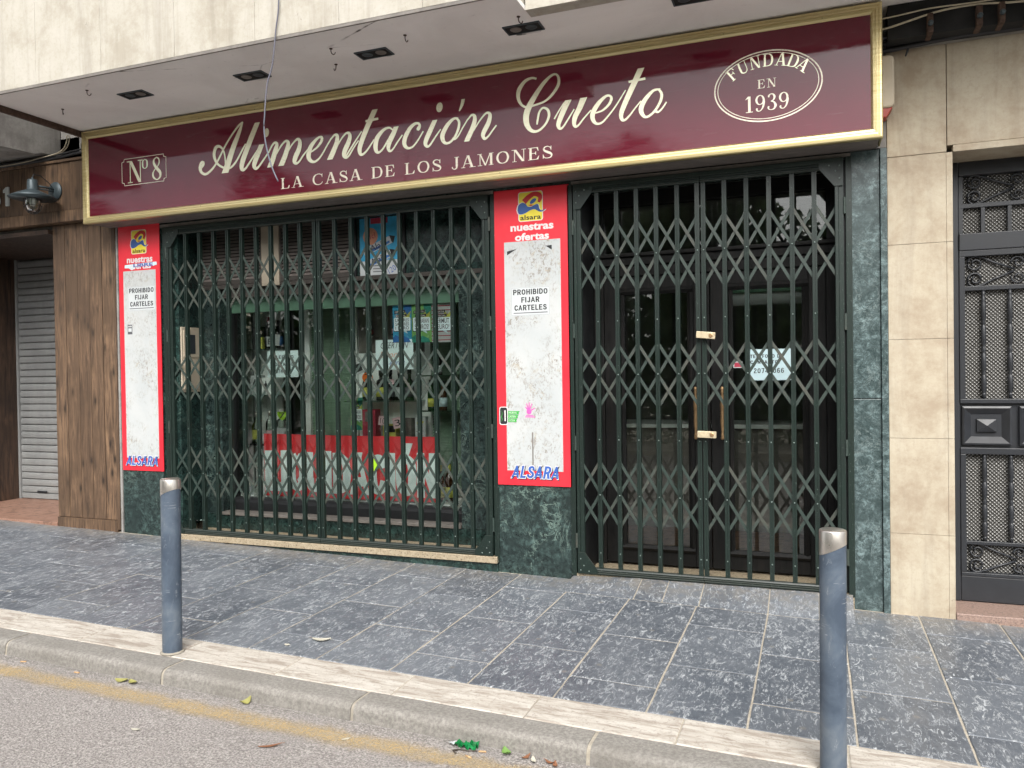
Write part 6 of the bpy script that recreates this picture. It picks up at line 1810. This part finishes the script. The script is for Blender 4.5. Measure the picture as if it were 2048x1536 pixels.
# cross bars and frames inside each light
dsub('rail', M['black_metal'], lambda b: b.box(ix0, ix1, DYR + .006, DYR + .04, 2.572, 2.602), .003)
dsub('rail', M['black_metal'], lambda b: b.box(ix0, ix1, DYR - .006, DYR + .044, 2.245, 2.284), .003)
dsub('rail', M['black_metal'], lambda b: b.box(ix0, ix1, DYR - .006, DYR + .044, 1.255, 1.285), .003)
dsub('rail', M['black_metal'], lambda b: b.box(ix0, ix1, DYR + .004, DYR + .04, 2.015, 2.045), .003)
dsub('rail', M['black_metal'], lambda b: b.box(ix0, ix1, DYR - .006, DYR + .044, .912, .955), .003)
dsub('rail', M['black_metal'], lambda b: b.box(ix0, ix1, DYR + .004, DYR + .04, .298, .322), .003)
dsub('rail', M['black_metal'], lambda b: b.box(ix0, ix1, DYR - .006, DYR + .044, .086, .11), .003)
for xx in (ix0, ix1 - .034):
    dsub('rail', M['black_metal'], lambda b: b.box(xx, xx + .034, DYR - .005, DYR + .044, 1.286, 2.244), .003)
    dsub('rail', M['black_metal'], lambda b: b.box(xx, xx + .034, DYR - .005, DYR + .044, .111, .911), .003)
    dsub('rail', M['black_metal'], lambda b: b.box(xx, xx + .028, DYR + .007, DYR + .044, 2.401, 2.789), .003)
step_ = .155
xs = [ix0 + .145 + i * step_ for i in range(6)]
for x in xs:
    dsub('upright', M['black_metal'], lambda b: b.box(x - .013, x + .013, DYR + .006, DYR + .034, 2.40, 2.571), .003)
def baluster(x, z0, z1):
    h = z1 - z0
    pr = [(.011, 0), (.011, .03), (.016, .04), (.010, .05), (.010, .06), (.017, .075), (.017, .20), (.013, .215), (.010, .225), (.015, .238), (.010, .25), (.0165, .27), (.0165, .40), (.012, .415), (.010, .43),
          (.017, .455), (.010, .475), (.012, .50), (.0165, .52), (.0165, .66), (.012, .675), (.010, .69), (.015, .70), (.010, .715), (.0165, .735), (.0165, .88), (.012, .90), (.016, .92), (.010, .935), (.012, .96), (.011, 1.0)]
    return MB().lathe([(r, q * h) for r, q in pr], (0, 0, 0), 12)
bm1 = baluster(0, 1.285, 2.015).mesh('baluster', M['black_metal'], smooth=True)
bm2 = baluster(0, .322, .912).mesh('baluster', M['black_metal'], smooth=True)
for x in xs:
    place('baluster', bm1, dr, (x - 1.2, DYR + .018, 1.285))
    place('baluster', bm2, dr, (x - 1.2, DYR + .018, .322))
# scrollwork
def spiral(cx, cz, r, a0, turns, sgn):
    return [(cx + r * (1 - .72 * k / 22) * math.cos(a0 + sgn * turns * 2 * PI * k / 22), DYR + .026, cz + r * (1 - .72 * k / 22) * math.sin(a0 + sgn * turns * 2 * PI * k / 22)) for k in range(23)]
def scrolls(z0, z1):
    zm, r = (z0 + z1) / 2, (z1 - z0) * .26
    per = .37
    for k in range(3):
        cx = ix0 + .10 + k * per
        b = MB()
        up = spiral(cx, zm + r * .98, r, R(90), 1.45, 1)
        dn = spiral(cx, zm - r * .98, r, R(-90), 1.45, -1)
        b.tube([(cx + per * .62, DYR + .026, zm + .006), (cx + per * .30, DYR + .026, zm + (z1 - zm) * .55), (cx + .05, DYR + .026, z1 - .012)] + up, .0075, 6)
        b.tube([(cx + per * .62, DYR + .031, zm - .006), (cx + per * .30, DYR + .031, zm - (zm - z0) * .55), (cx + .05, DYR + .031, z0 + .012)] + [(p[0], p[1] + .004, p[2]) for p in dn], .0075, 6)
        b.tube(spiral(cx + per * .62 + .02, zm + r * .98, r * .8, R(200), 1.3, -1), .007, 6)
        b.tube(spiral(cx + per * .62 + .02, zm - r * .98, r * .8, R(160), 1.3, 1), .007, 6)
        b.build('scroll', M['black_metal'], dr, smooth=True)
scrolls(2.602, 2.79)
scrolls(2.045, 2.245)
scrolls(.110, .298)
# raised pyramid panels
for k in range(3):
    x0 = ix0 + .012 + k * .335
    x1 = x0 + .29
    z0, z1 = .975, 1.235
    b = MB()
    def fr(d, y): return [(x0 + d, y, z0 + d), (x1 - d, y, z0 + d), (x1 - d, y, z1 - d), (x0 + d, y, z1 - d)]
    rings = [fr(0, DYR + .03), fr(.0, DYR - .004), fr(.012, DYR - .010), fr(.055, DYR + .022), fr(.085, DYR + .022), fr(.088, DYR + .004)]
    vs = [p for r_ in rings for p in r_] + [((x0 + x1) / 2, DYR - .02, (z0 + z1) / 2)]
    fs = []
    for i in range(len(rings) - 1):
        for j in range(4):
            fs.append((i * 4 + j, i * 4 + (j + 1) % 4, i * 4 + 4 + (j + 1) % 4, i * 4 + 4 + j))
    t_ = (len(rings) - 1) * 4
    fs += [(t_ + j, t_ + (j + 1) % 4, len(vs) - 1) for j in range(4)]
    b.add(vs, fs).build('raised_panel', M['black_metal'], dr)
dsub('panel_backing', M['black_metal'], lambda b: b.box(ix0, ix1, DYR + .024, DYR + .05, .956, 1.254))

# alarm sounder behind the right end of the sign
al = thing('alarm_sounder', (.465, -.06, 3.13), 'cream alarm sounder with red base behind the right end of the sign', 'alarm')
MB().prism(rrect(.410, .502, 3.185, 3.522, .035), -.13, -.006, 'y').build('case', M['beige'], al, bevel=.012)
MB().prism([(.414, 3.125), (.455, 3.128), (.492, 3.19), (.414, 3.19)], -.115, -.012, 'y').build('base', M['alarm_red'], al, bevel=.005)

# ------------------------------------------------------------------ cables
def cable(pts, r, mat, label, name='cable', cat='cable', sub=5, wob=.004):
    q = catmull(pts, sub)
    q = [(x + random.uniform(-wob, wob) * .3, y + random.uniform(-wob, wob) * .3, z + random.uniform(-wob, wob) * .5) for x, y, z in q]
    org = pts[-1]
    o = MB().tube(q, r, 7).build(name, mat, None, smooth=True, org=org)
    return tag(o, label, cat)
cable([(-3.38, -1.285, 5.3), (-3.375, -1.285, 4.6), (-3.38, -1.284, 4.067), (-3.409, -1.282, 3.869), (-3.443, -1.282, 3.637), (-3.488, -1.284, 3.507), (-3.513, -1.284, 3.305), (-3.520, -1.284, 3.203), (-3.498, -1.284, 3.063), (-3.459, -1.284, 2.939), (-3.412, -1.284, 2.839)], .005, M['cable_grey'], 'loose grey cable dangling from above in front of the sign', wob=.001)
cable([(-12, fy - .02, 3.66), (-9, fy - .02, 3.665), (-7.7, fy - .02, 3.66), (-7.0, fy - .01, 3.668), (-6.6, fy, 3.69), (-6.36, -.05, 3.70)], .014, M['cable_black'], 'thick black cable lying on top of the wooden fascia')
cable([(-12, fy - .04, 3.672), (-9, fy - .04, 3.68), (-7.7, fy - .03, 3.672), (-7.0, fy - .02, 3.69), (-6.6, fy, 3.72), (-6.36, -.05, 3.735)], .009, M['cable_black'], 'thinner black cable lying on top of the wooden fascia')
cable([(-6.62, -.22, 3.83), (-6.64, -.20, 3.79), (-6.72, -.17, 3.73), (-6.84, -.15, 3.70), (-7.05, -.14, 3.685), (-7.4, -.13, 3.665), (-8.2, -.13, 3.66)], .0045, M['cable_pale'], 'pale cable drooping from the overhang to the fascia, outer of two', wob=.001)
cable([(-6.60, -.215, 3.83), (-6.62, -.19, 3.79), (-6.70, -.16, 3.73), (-6.82, -.14, 3.70), (-7.03, -.135, 3.69), (-7.4, -.12, 3.678), (-8.2, -.12, 3.67)], .0045, M['cable_pale'], 'pale cable drooping from the overhang to the fascia, inner of two', wob=.001)
for i, (dz, dy, r, mname, lb) in enumerate([(0.0, -.05, .016, 'cable_black', 'lowest thick black cable along the top of the stone house'), (.035, -.07, .013, 'cable_black', 'second black cable along the top of the stone house'),
        (.07, -.09, .012, 'cable_grey', 'grey cable in the bundle above the stone house'), (.105, -.12, .015, 'cable_black', 'upper black cable in the bundle above the stone house')]):
    cable([(.30, dy, 3.575 + dz), (.52, dy, 3.58 + dz), (.9, dy - .01, 3.60 + dz * .9), (1.3, dy, 3.598 + dz), (2.2, dy, 3.59 + dz), (3.4, dy, 3.60 + dz)], r, M[mname], lb, wob=.006)
cable([(.30, -.20, 3.655), (.47, -.20, 3.668), (.65, -.20, 3.705), (.78, -.20, 3.725), (.97, -.20, 3.728), (1.3, -.20, 3.70), (2.2, -.20, 3.72), (3.4, -.2, 3.7)], .0065, M['cable_pale'], 'pale cable running up to the bundle above the stone house', wob=.001)
cable([(.30, -.215, 3.72), (.47, -.215, 3.725), (.70, -.215, 3.742), (.97, -.21, 3.738), (1.5, -.21, 3.74), (3.4, -.2, 3.73)], .0045, M['cable_pale'], 'thin pale cable above the thicker one by the stone house', wob=.001)
for i, x in enumerate((.70, .97, 1.09, 1.24, 1.55)):
    c_ = thing('cable_clamp', (x, -.10, 3.60), 'grimy clamp on the cable bundle, %s' % ['nearest the sign', 'second from the sign', 'third from the sign', 'fourth from the sign', 'beyond the right edge of the picture'][i], 'clamp', 'clamps on the cable bundle')
    MB().box(x - .018, x + .018, -.21, -.05, 3.595, 3.72).build('block', M['rust'], c_, bevel=.008)
    MB().lathe([(0, 0), (.016, 0), (.016, .02), (.008, .03), (0, .03)], (x, -.21, 3.65), 10, axis='y').build('bolt', M['grey_metal'], c_)
pg = thing('iron_peg', (.585, -.04, 3.53), 'short dark iron peg sticking down below the cables', 'peg')
MB().tube([(.595, -.04, 3.60), (.585, -.045, 3.555), (.575, -.05, 3.525)], [.008, .007, .005], 7).build('peg', M['black_metal'], pg, smooth=True)

# ------------------------------------------------------------------ bollards
def bollard(x, y, rr, label, hgt=.99):
    z = zg(x, y)
    b = thing('bollard', (x, y, z), label, 'bollard', 'steel bollards along the kerb', (random.uniform(-.004, .004), .006, 0))
    n = 40
    def cut(a): return hgt - .082 - .026 * math.cos(a - R(195)) - .010 * math.sin(a)
    vs, fs = [], []
    lv = [-.02, .02, .2, .4, .6, .8]
    for h in lv:
        for k in range(n):
            a = 2 * PI * k / n; vs.append((rr * math.cos(a), rr * math.sin(a), h))
    for k in range(n):
        a = 2 * PI * k / n; vs.append((rr * math.cos(a), rr * math.sin(a), cut(a)))
    for i in range(len(lv)):
        for k in range(n):
            l = (k + 1) % n; fs.append((i * n + k, i * n + l, (i + 1) * n + l, (i + 1) * n + k))
    MB().add(vs, fs).build('post', M['bollard'], b, org=(0, 0, 0), smooth=True)
    vs, fs = [], []
    r2 = rr + .0012
    for k in range(n):
        a = 2 * PI * k / n; vs.append((rr * .98 * math.cos(a), rr * .98 * math.sin(a), cut(a) - .001))
    for h, r_ in ((None, r2), (hgt - .006, r2), (hgt - .002, r2 - .002), (hgt, r2 - .006), (hgt + .001, .0001)):
        for k in range(n):
            a = 2 * PI * k / n; vs.append((r_ * math.cos(a), r_ * math.sin(a), cut(a) if h is None else h))
    for i in range(5):
        for k in range(n):
            l = (k + 1) % n; fs.append((i * n + k, i * n + l, (i + 1) * n + l, (i + 1) * n + k))
    MB().add(vs, fs).build('cap', M['steel'], b, org=(0, 0, 0), auto=True)
    MB().lathe([(rr + .001, -.001), (rr + .014, .0), (rr + .006, .006), (rr, .008)], (0, 0, 0), 24).build('mortar_collar', M['mortar'], b, org=(0, 0, 0), smooth=True)
bollard(-3.443, -2.286, .0535, 'blue grey steel bollard in front of the window gate')
bollard(.059, -2.352, .0515, 'blue grey steel bollard in front of the door gate')

# ------------------------------------------------------------------ litter
def leaf(x, y, z, ln, wd, rot, mat, label, name='fallen_leaf', curl=.25, cat='leaf', group='fallen leaves in the gutter'):
    b = MB()
    n = 8
    vs, fs = [], []
    for i in range(n + 1):
        u = i / n
        hw = wd / 2 * math.sin(PI * min(max(u, .02), .98)) ** .8
        zz = curl * ln * (u - .5) ** 2
        vs += [(ln * (u - .5), -hw, zz + .10 * wd), (ln * (u - .5), 0, zz), (ln * (u - .5), hw, zz + .16 * wd)]
    for i in range(n):
        k = i * 3
        fs += [(k, k + 3, k + 4, k + 1), (k + 1, k + 4, k + 5, k + 2)]
    b.add(vs, fs)
    b.tube([(ln * .48, 0, curl * ln * .25), (ln * .62, .002, curl * ln * .3)], .0012, 4)
    o = place(name, b.mesh(name, mat, smooth=True), None, (x, y, z + .003), (random.uniform(-.1, .1), random.uniform(-.1, .1), rot))
    return tag(o, label, cat, group)
leaf(-3.53, -2.565, zr(-3.53), .075, .042, .2, M['leaf_yellow'], 'yellow green leaf against the kerb, left of a pair', curl=.5)
leaf(-3.455, -2.56, zr(-3.455), .075, .040, 2.7, M['leaf_yellow'], 'yellow green leaf against the kerb, right of a pair', curl=.5)
leaf(-2.72, -2.545, zr(-2.72), .062, .045, 1.2, M['leaf_yellow'], 'upright folded yellow leaf against the kerb', curl=1.4)
leaf(-2.31, -2.881, zr(-2.31), .105, .022, .55, M['leaf_brown'], 'curled reddish brown leaf lying on the road')
leaf(-1.294, -2.55, zr(-1.294), .070, .042, 2.2, M['leaf_green'], 'round green leaf against the kerb', curl=.9)
for i, (x, y, m_) in enumerate(((-1.20, -2.555, 'leaf_brown'), (-1.16, -2.57, 'leaf_pale'), (-1.09, -2.56, 'leaf_brown'), (-1.06, -2.575, 'leaf_brown'))):
    leaf(x, y, zr(x), .05, .022, random.uniform(0, 3), M[m_], 'dry leaf in the gutter right of the green leaf, %s' % ['nearest to it', 'second from it', 'third from it', 'farthest from it'][i], curl=.8)
leaf(-2.749, -1.833, zg(-2.749, -1.833), .11, .055, .4, M['leaf_pale'], 'pale dry leaf lying on the slate paving', curl=.3, group='fallen leaves on the paving')
leaf(-2.894, -1.969, zg(-2.894, -1.969), .035, .024, .1, M['leaf_pale'], 'small pale scrap of leaf near the edging stones', curl=.2, group='fallen leaves on the paving')
leaf(-2.03, -2.70, zr(-2.03), .04, .018, .9, M['leaf_pale'], 'pale dry scrap on the yellow line', curl=.3)
leaf(-3.0, -2.98, zr(-3.0), .045, .02, .2, M['leaf_pale'], 'pale dry scrap on the open road', curl=.3)
wr = thing('sweet_wrapper', (-1.486, -2.556, zr(-1.486)), 'shiny green sweet wrapper lying against the kerb', 'wrapper')
vs, fs = [], []
for i in range(9):
    for j in range(5):
        u, v = i / 8 - .5, j / 4 - .5
        vs.append((u * .11, v * .05, .014 + .012 * math.sin(u * 21 + v * 9) + .008 * math.cos(v * 16 - u * 5)))
for i in range(8):
    for j in range(4):
        k = i * 5 + j; fs.append((k, k + 5, k + 6, k + 1))
MB().add(vs, fs).build('foil', M['wrapper'], wr, org=(0, 0, 0))
MB().add([(-.055, -.02, .012), (-.085, -.016, .02), (-.08, .012, .008), (-.055, .015, .016)], [(0, 1, 2, 3)]).build('twist', M['paper'], wr, org=(0, 0, 0))
for x, y, a, lb in ((-1.40, -2.575, .2, 'cigarette end right of the green wrapper'), (-1.44, -2.64, -.4, 'cigarette end below the green wrapper'), (-4.28, -2.56, .3, 'cigarette end in the gutter at the far left'), (-3.856, -2.566, .1, 'cigarette end in the gutter left of the yellow leaves')):
    o = MB().tube([(-.017, 0, .004), (.017, 0, .004)], .004, 7).mesh('cigarette_end', M['butt'], smooth=True)
    o = place('cigarette_end', o, None, (x, y, zr(x)), (0, 0, a))
    tag(o, lb, 'cigarette end', 'cigarette ends in the gutter')
tw = MB().tube([(-.06, -.02, .004), (-.075, 0, .006), (-.05, .018, .005), (-.01, .01, .004), (.03, .015, .004)], [.005, .005, .004, .003, .002], 6).mesh('twig', M['bark'], smooth=True)
o = place('twig', tw, None, (-1.45, -2.60, zr(-1.45)), (0, 0, .2)); tag(o, 'bent brown twig beside the green wrapper', 'twig')
# loose grit and crumbs where road meets kerb
gv, gf = [], []
for i in range(5200):
    x = random.uniform(-6, 1.2)
    y = -2.531 - abs(random.gauss(0, .045)) * random.random()
    r_ = random.uniform(.0012, .0045)
    z = zr(x) + r_ * .4
    k = len(gv)
    a = random.uniform(0, PI)
    for (u, v, w_) in ((1, 0, 0), (-.5, .8, 0), (-.5, -.8, 0), (0, 0, .9)):
        gv.append((x + r_ * (u * math.cos(a) - v * math.sin(a)), y + r_ * (u * math.sin(a) + v * math.cos(a)), z + r_ * w_))
    gf += [(k, k + 1, k + 3), (k + 1, k + 2, k + 3), (k + 2, k, k + 3)]
g_ = MB().add(gv, gf).build('gutter_grit', M['kerb'])
tag(g_, 'fine grit swept against the kerb', 'grit', kind='stuff')

# ------------------------------------------------------------------ the far side of the street (seen in the panes and the sign)
mb = MB()
mb.box(-60, 40, -30, -9.0, -2, -.06)
tag(mb.build('far_pavement', M['mortar']), kind='structure')
def tree_mesh(seed, n, rx, rz):
    rr = random.Random(seed)
    b = MB()
    blobs = [(rr.gauss(0, rx * .42), rr.gauss(0, rx * .42), rr.uniform(-rz * .7, rz * .75), rr.uniform(.45, 1.0)) for _ in range(26)]
    vs, fs = [], []
    for _ in range(n):
        bx_, by_, bz_, br = rr.choice(blobs)
        d = Vector((rr.gauss(0, 1), rr.gauss(0, 1), rr.gauss(0, .8))).normalized() * br * rr.uniform(.6, 1.0)
        c = Vector((bx_, by_, bz_)) + d
        s_ = rr.uniform(.07, .15)
        u = Vector((rr.gauss(0, 1), rr.gauss(0, 1), rr.gauss(0, 1))).normalized()
        v = u.orthogonal().normalized()
        k = len(vs)
        vs += [c - u * s_, c + v * s_ * .55, c + u * s_, c - v * s_ * .55]
        fs.append((k, k + 1, k + 2, k + 3))
    return b.add(vs, fs).mesh('crown', M['leaf'])
tm = [tree_mesh(3, 9000, 1.9, 2.0), tree_mesh(8, 9000, 2.1, 1.8)]
spots = [(-24, -13.5, 6.0), (-19.0, -12.4, 5.4), (-13.6, -13.5, 5.8), (-9.2, -12.6, 5.2), (-4.6, -13.8, 5.8), (-1.9, -12.6, 4.4), (3.4, -13.2, 5.6)]
where = ['far to the left', 'at the sign left end', 'left of the middle', 'at the middle', 'left of the door gate', 'smallest of the row', 'at the right end']
for i, (x, y, h) in enumerate(spots):
    t_ = thing('street_tree', (x, y, -.06), 'leafy tree across the street seen as a reflection, %s' % where[i], 'tree', 'trees across the street')
    tk = MB().tube([(0, 0, 0), (.05, .02, 1.2), (-.04, .0, 2.4), (.06, .03, h - 1.6), (0, 0, h - .4)], [.17, .14, .12, .09, .03], 9)
    for k in range(5):
        a = 2 * PI * k / 5 + i
        tk.tube([(0, 0, h - 2.6 + k * .2), (.6 * math.cos(a), .6 * math.sin(a), h - 1.8 + k * .2), (1.2 * math.cos(a), 1.2 * math.sin(a), h - 1.2 + k * .2)], [.06, .045, .02], 6)
    tk.build('trunk', M['bark'], t_, org=(0, 0, 0), smooth=True)
    place('crown', tm[i % 2], t_, (0, 0, h - .6), (0, 0, i * 1.1), (1, 1, 1))
hb_ = MB()
rr = random.Random(5)
vs, fs = [], []
for _ in range(34000):
    c = Vector((rr.uniform(-32, 12), -10.9 + rr.gauss(0, .28), rr.uniform(-.06, 1.9)))
    s_ = rr.uniform(.05, .11)
    u = Vector((rr.gauss(0, 1), rr.gauss(0, 1), rr.gauss(0, 1))).normalized(); v = u.orthogonal().normalized()
    k = len(vs); vs += [c - u * s_, c + v * s_ * .6, c + u * s_, c - v * s_ * .6]; fs.append((k, k + 1, k + 2, k + 3))
tag(MB().add(vs, fs).build('hedge', M['leaf']), 'added hedge across the street, thickened to darken the reflections', 'hedge', kind='stuff')  # added unseen hedge, made dense and tall so the panes reflect darker
vs, fs = [], []
for _ in range(26000):
    c = Vector((rr.uniform(-48, 16), -21 + rr.gauss(0, .7), (rr.random() ** .8) * (4.2 + .9 * math.sin(_ * .013)) - .06))
    s_ = rr.uniform(.16, .30)
    u = Vector((rr.gauss(0, 1), rr.gauss(0, 1), rr.gauss(0, 1))).normalized(); v = u.orthogonal().normalized()
    k = len(vs); vs += [c - u * s_, c + v * s_ * .6, c + u * s_, c - v * s_ * .6]; fs.append((k, k + 1, k + 2, k + 3))
tag(MB().add(vs, fs).build('added_tree_belt', M['leaf']), 'added belt of greenery far across the street, filling bright sky gaps in reflections', 'greenery', kind='stuff')  # added behind the trees to cover bright sky mirrored in the door panes
fb = thing('far_building', (-10, -34, 0), 'pale low building beyond the trees seen only as a reflection', 'building')
MB().box(-75, -38, -42, -34, -2, 9.5).build('wall', M['plaster'], fb)
wm = MB().box(-.6, .6, -.03, .02, -.8, .8).mesh('window', M['pane_dark'])
for i in range(10):
    for j in range(2):
        place('window', wm, fb, (-73 + i * 3.6 + 10, .02, 2.4 + j * 3.6))
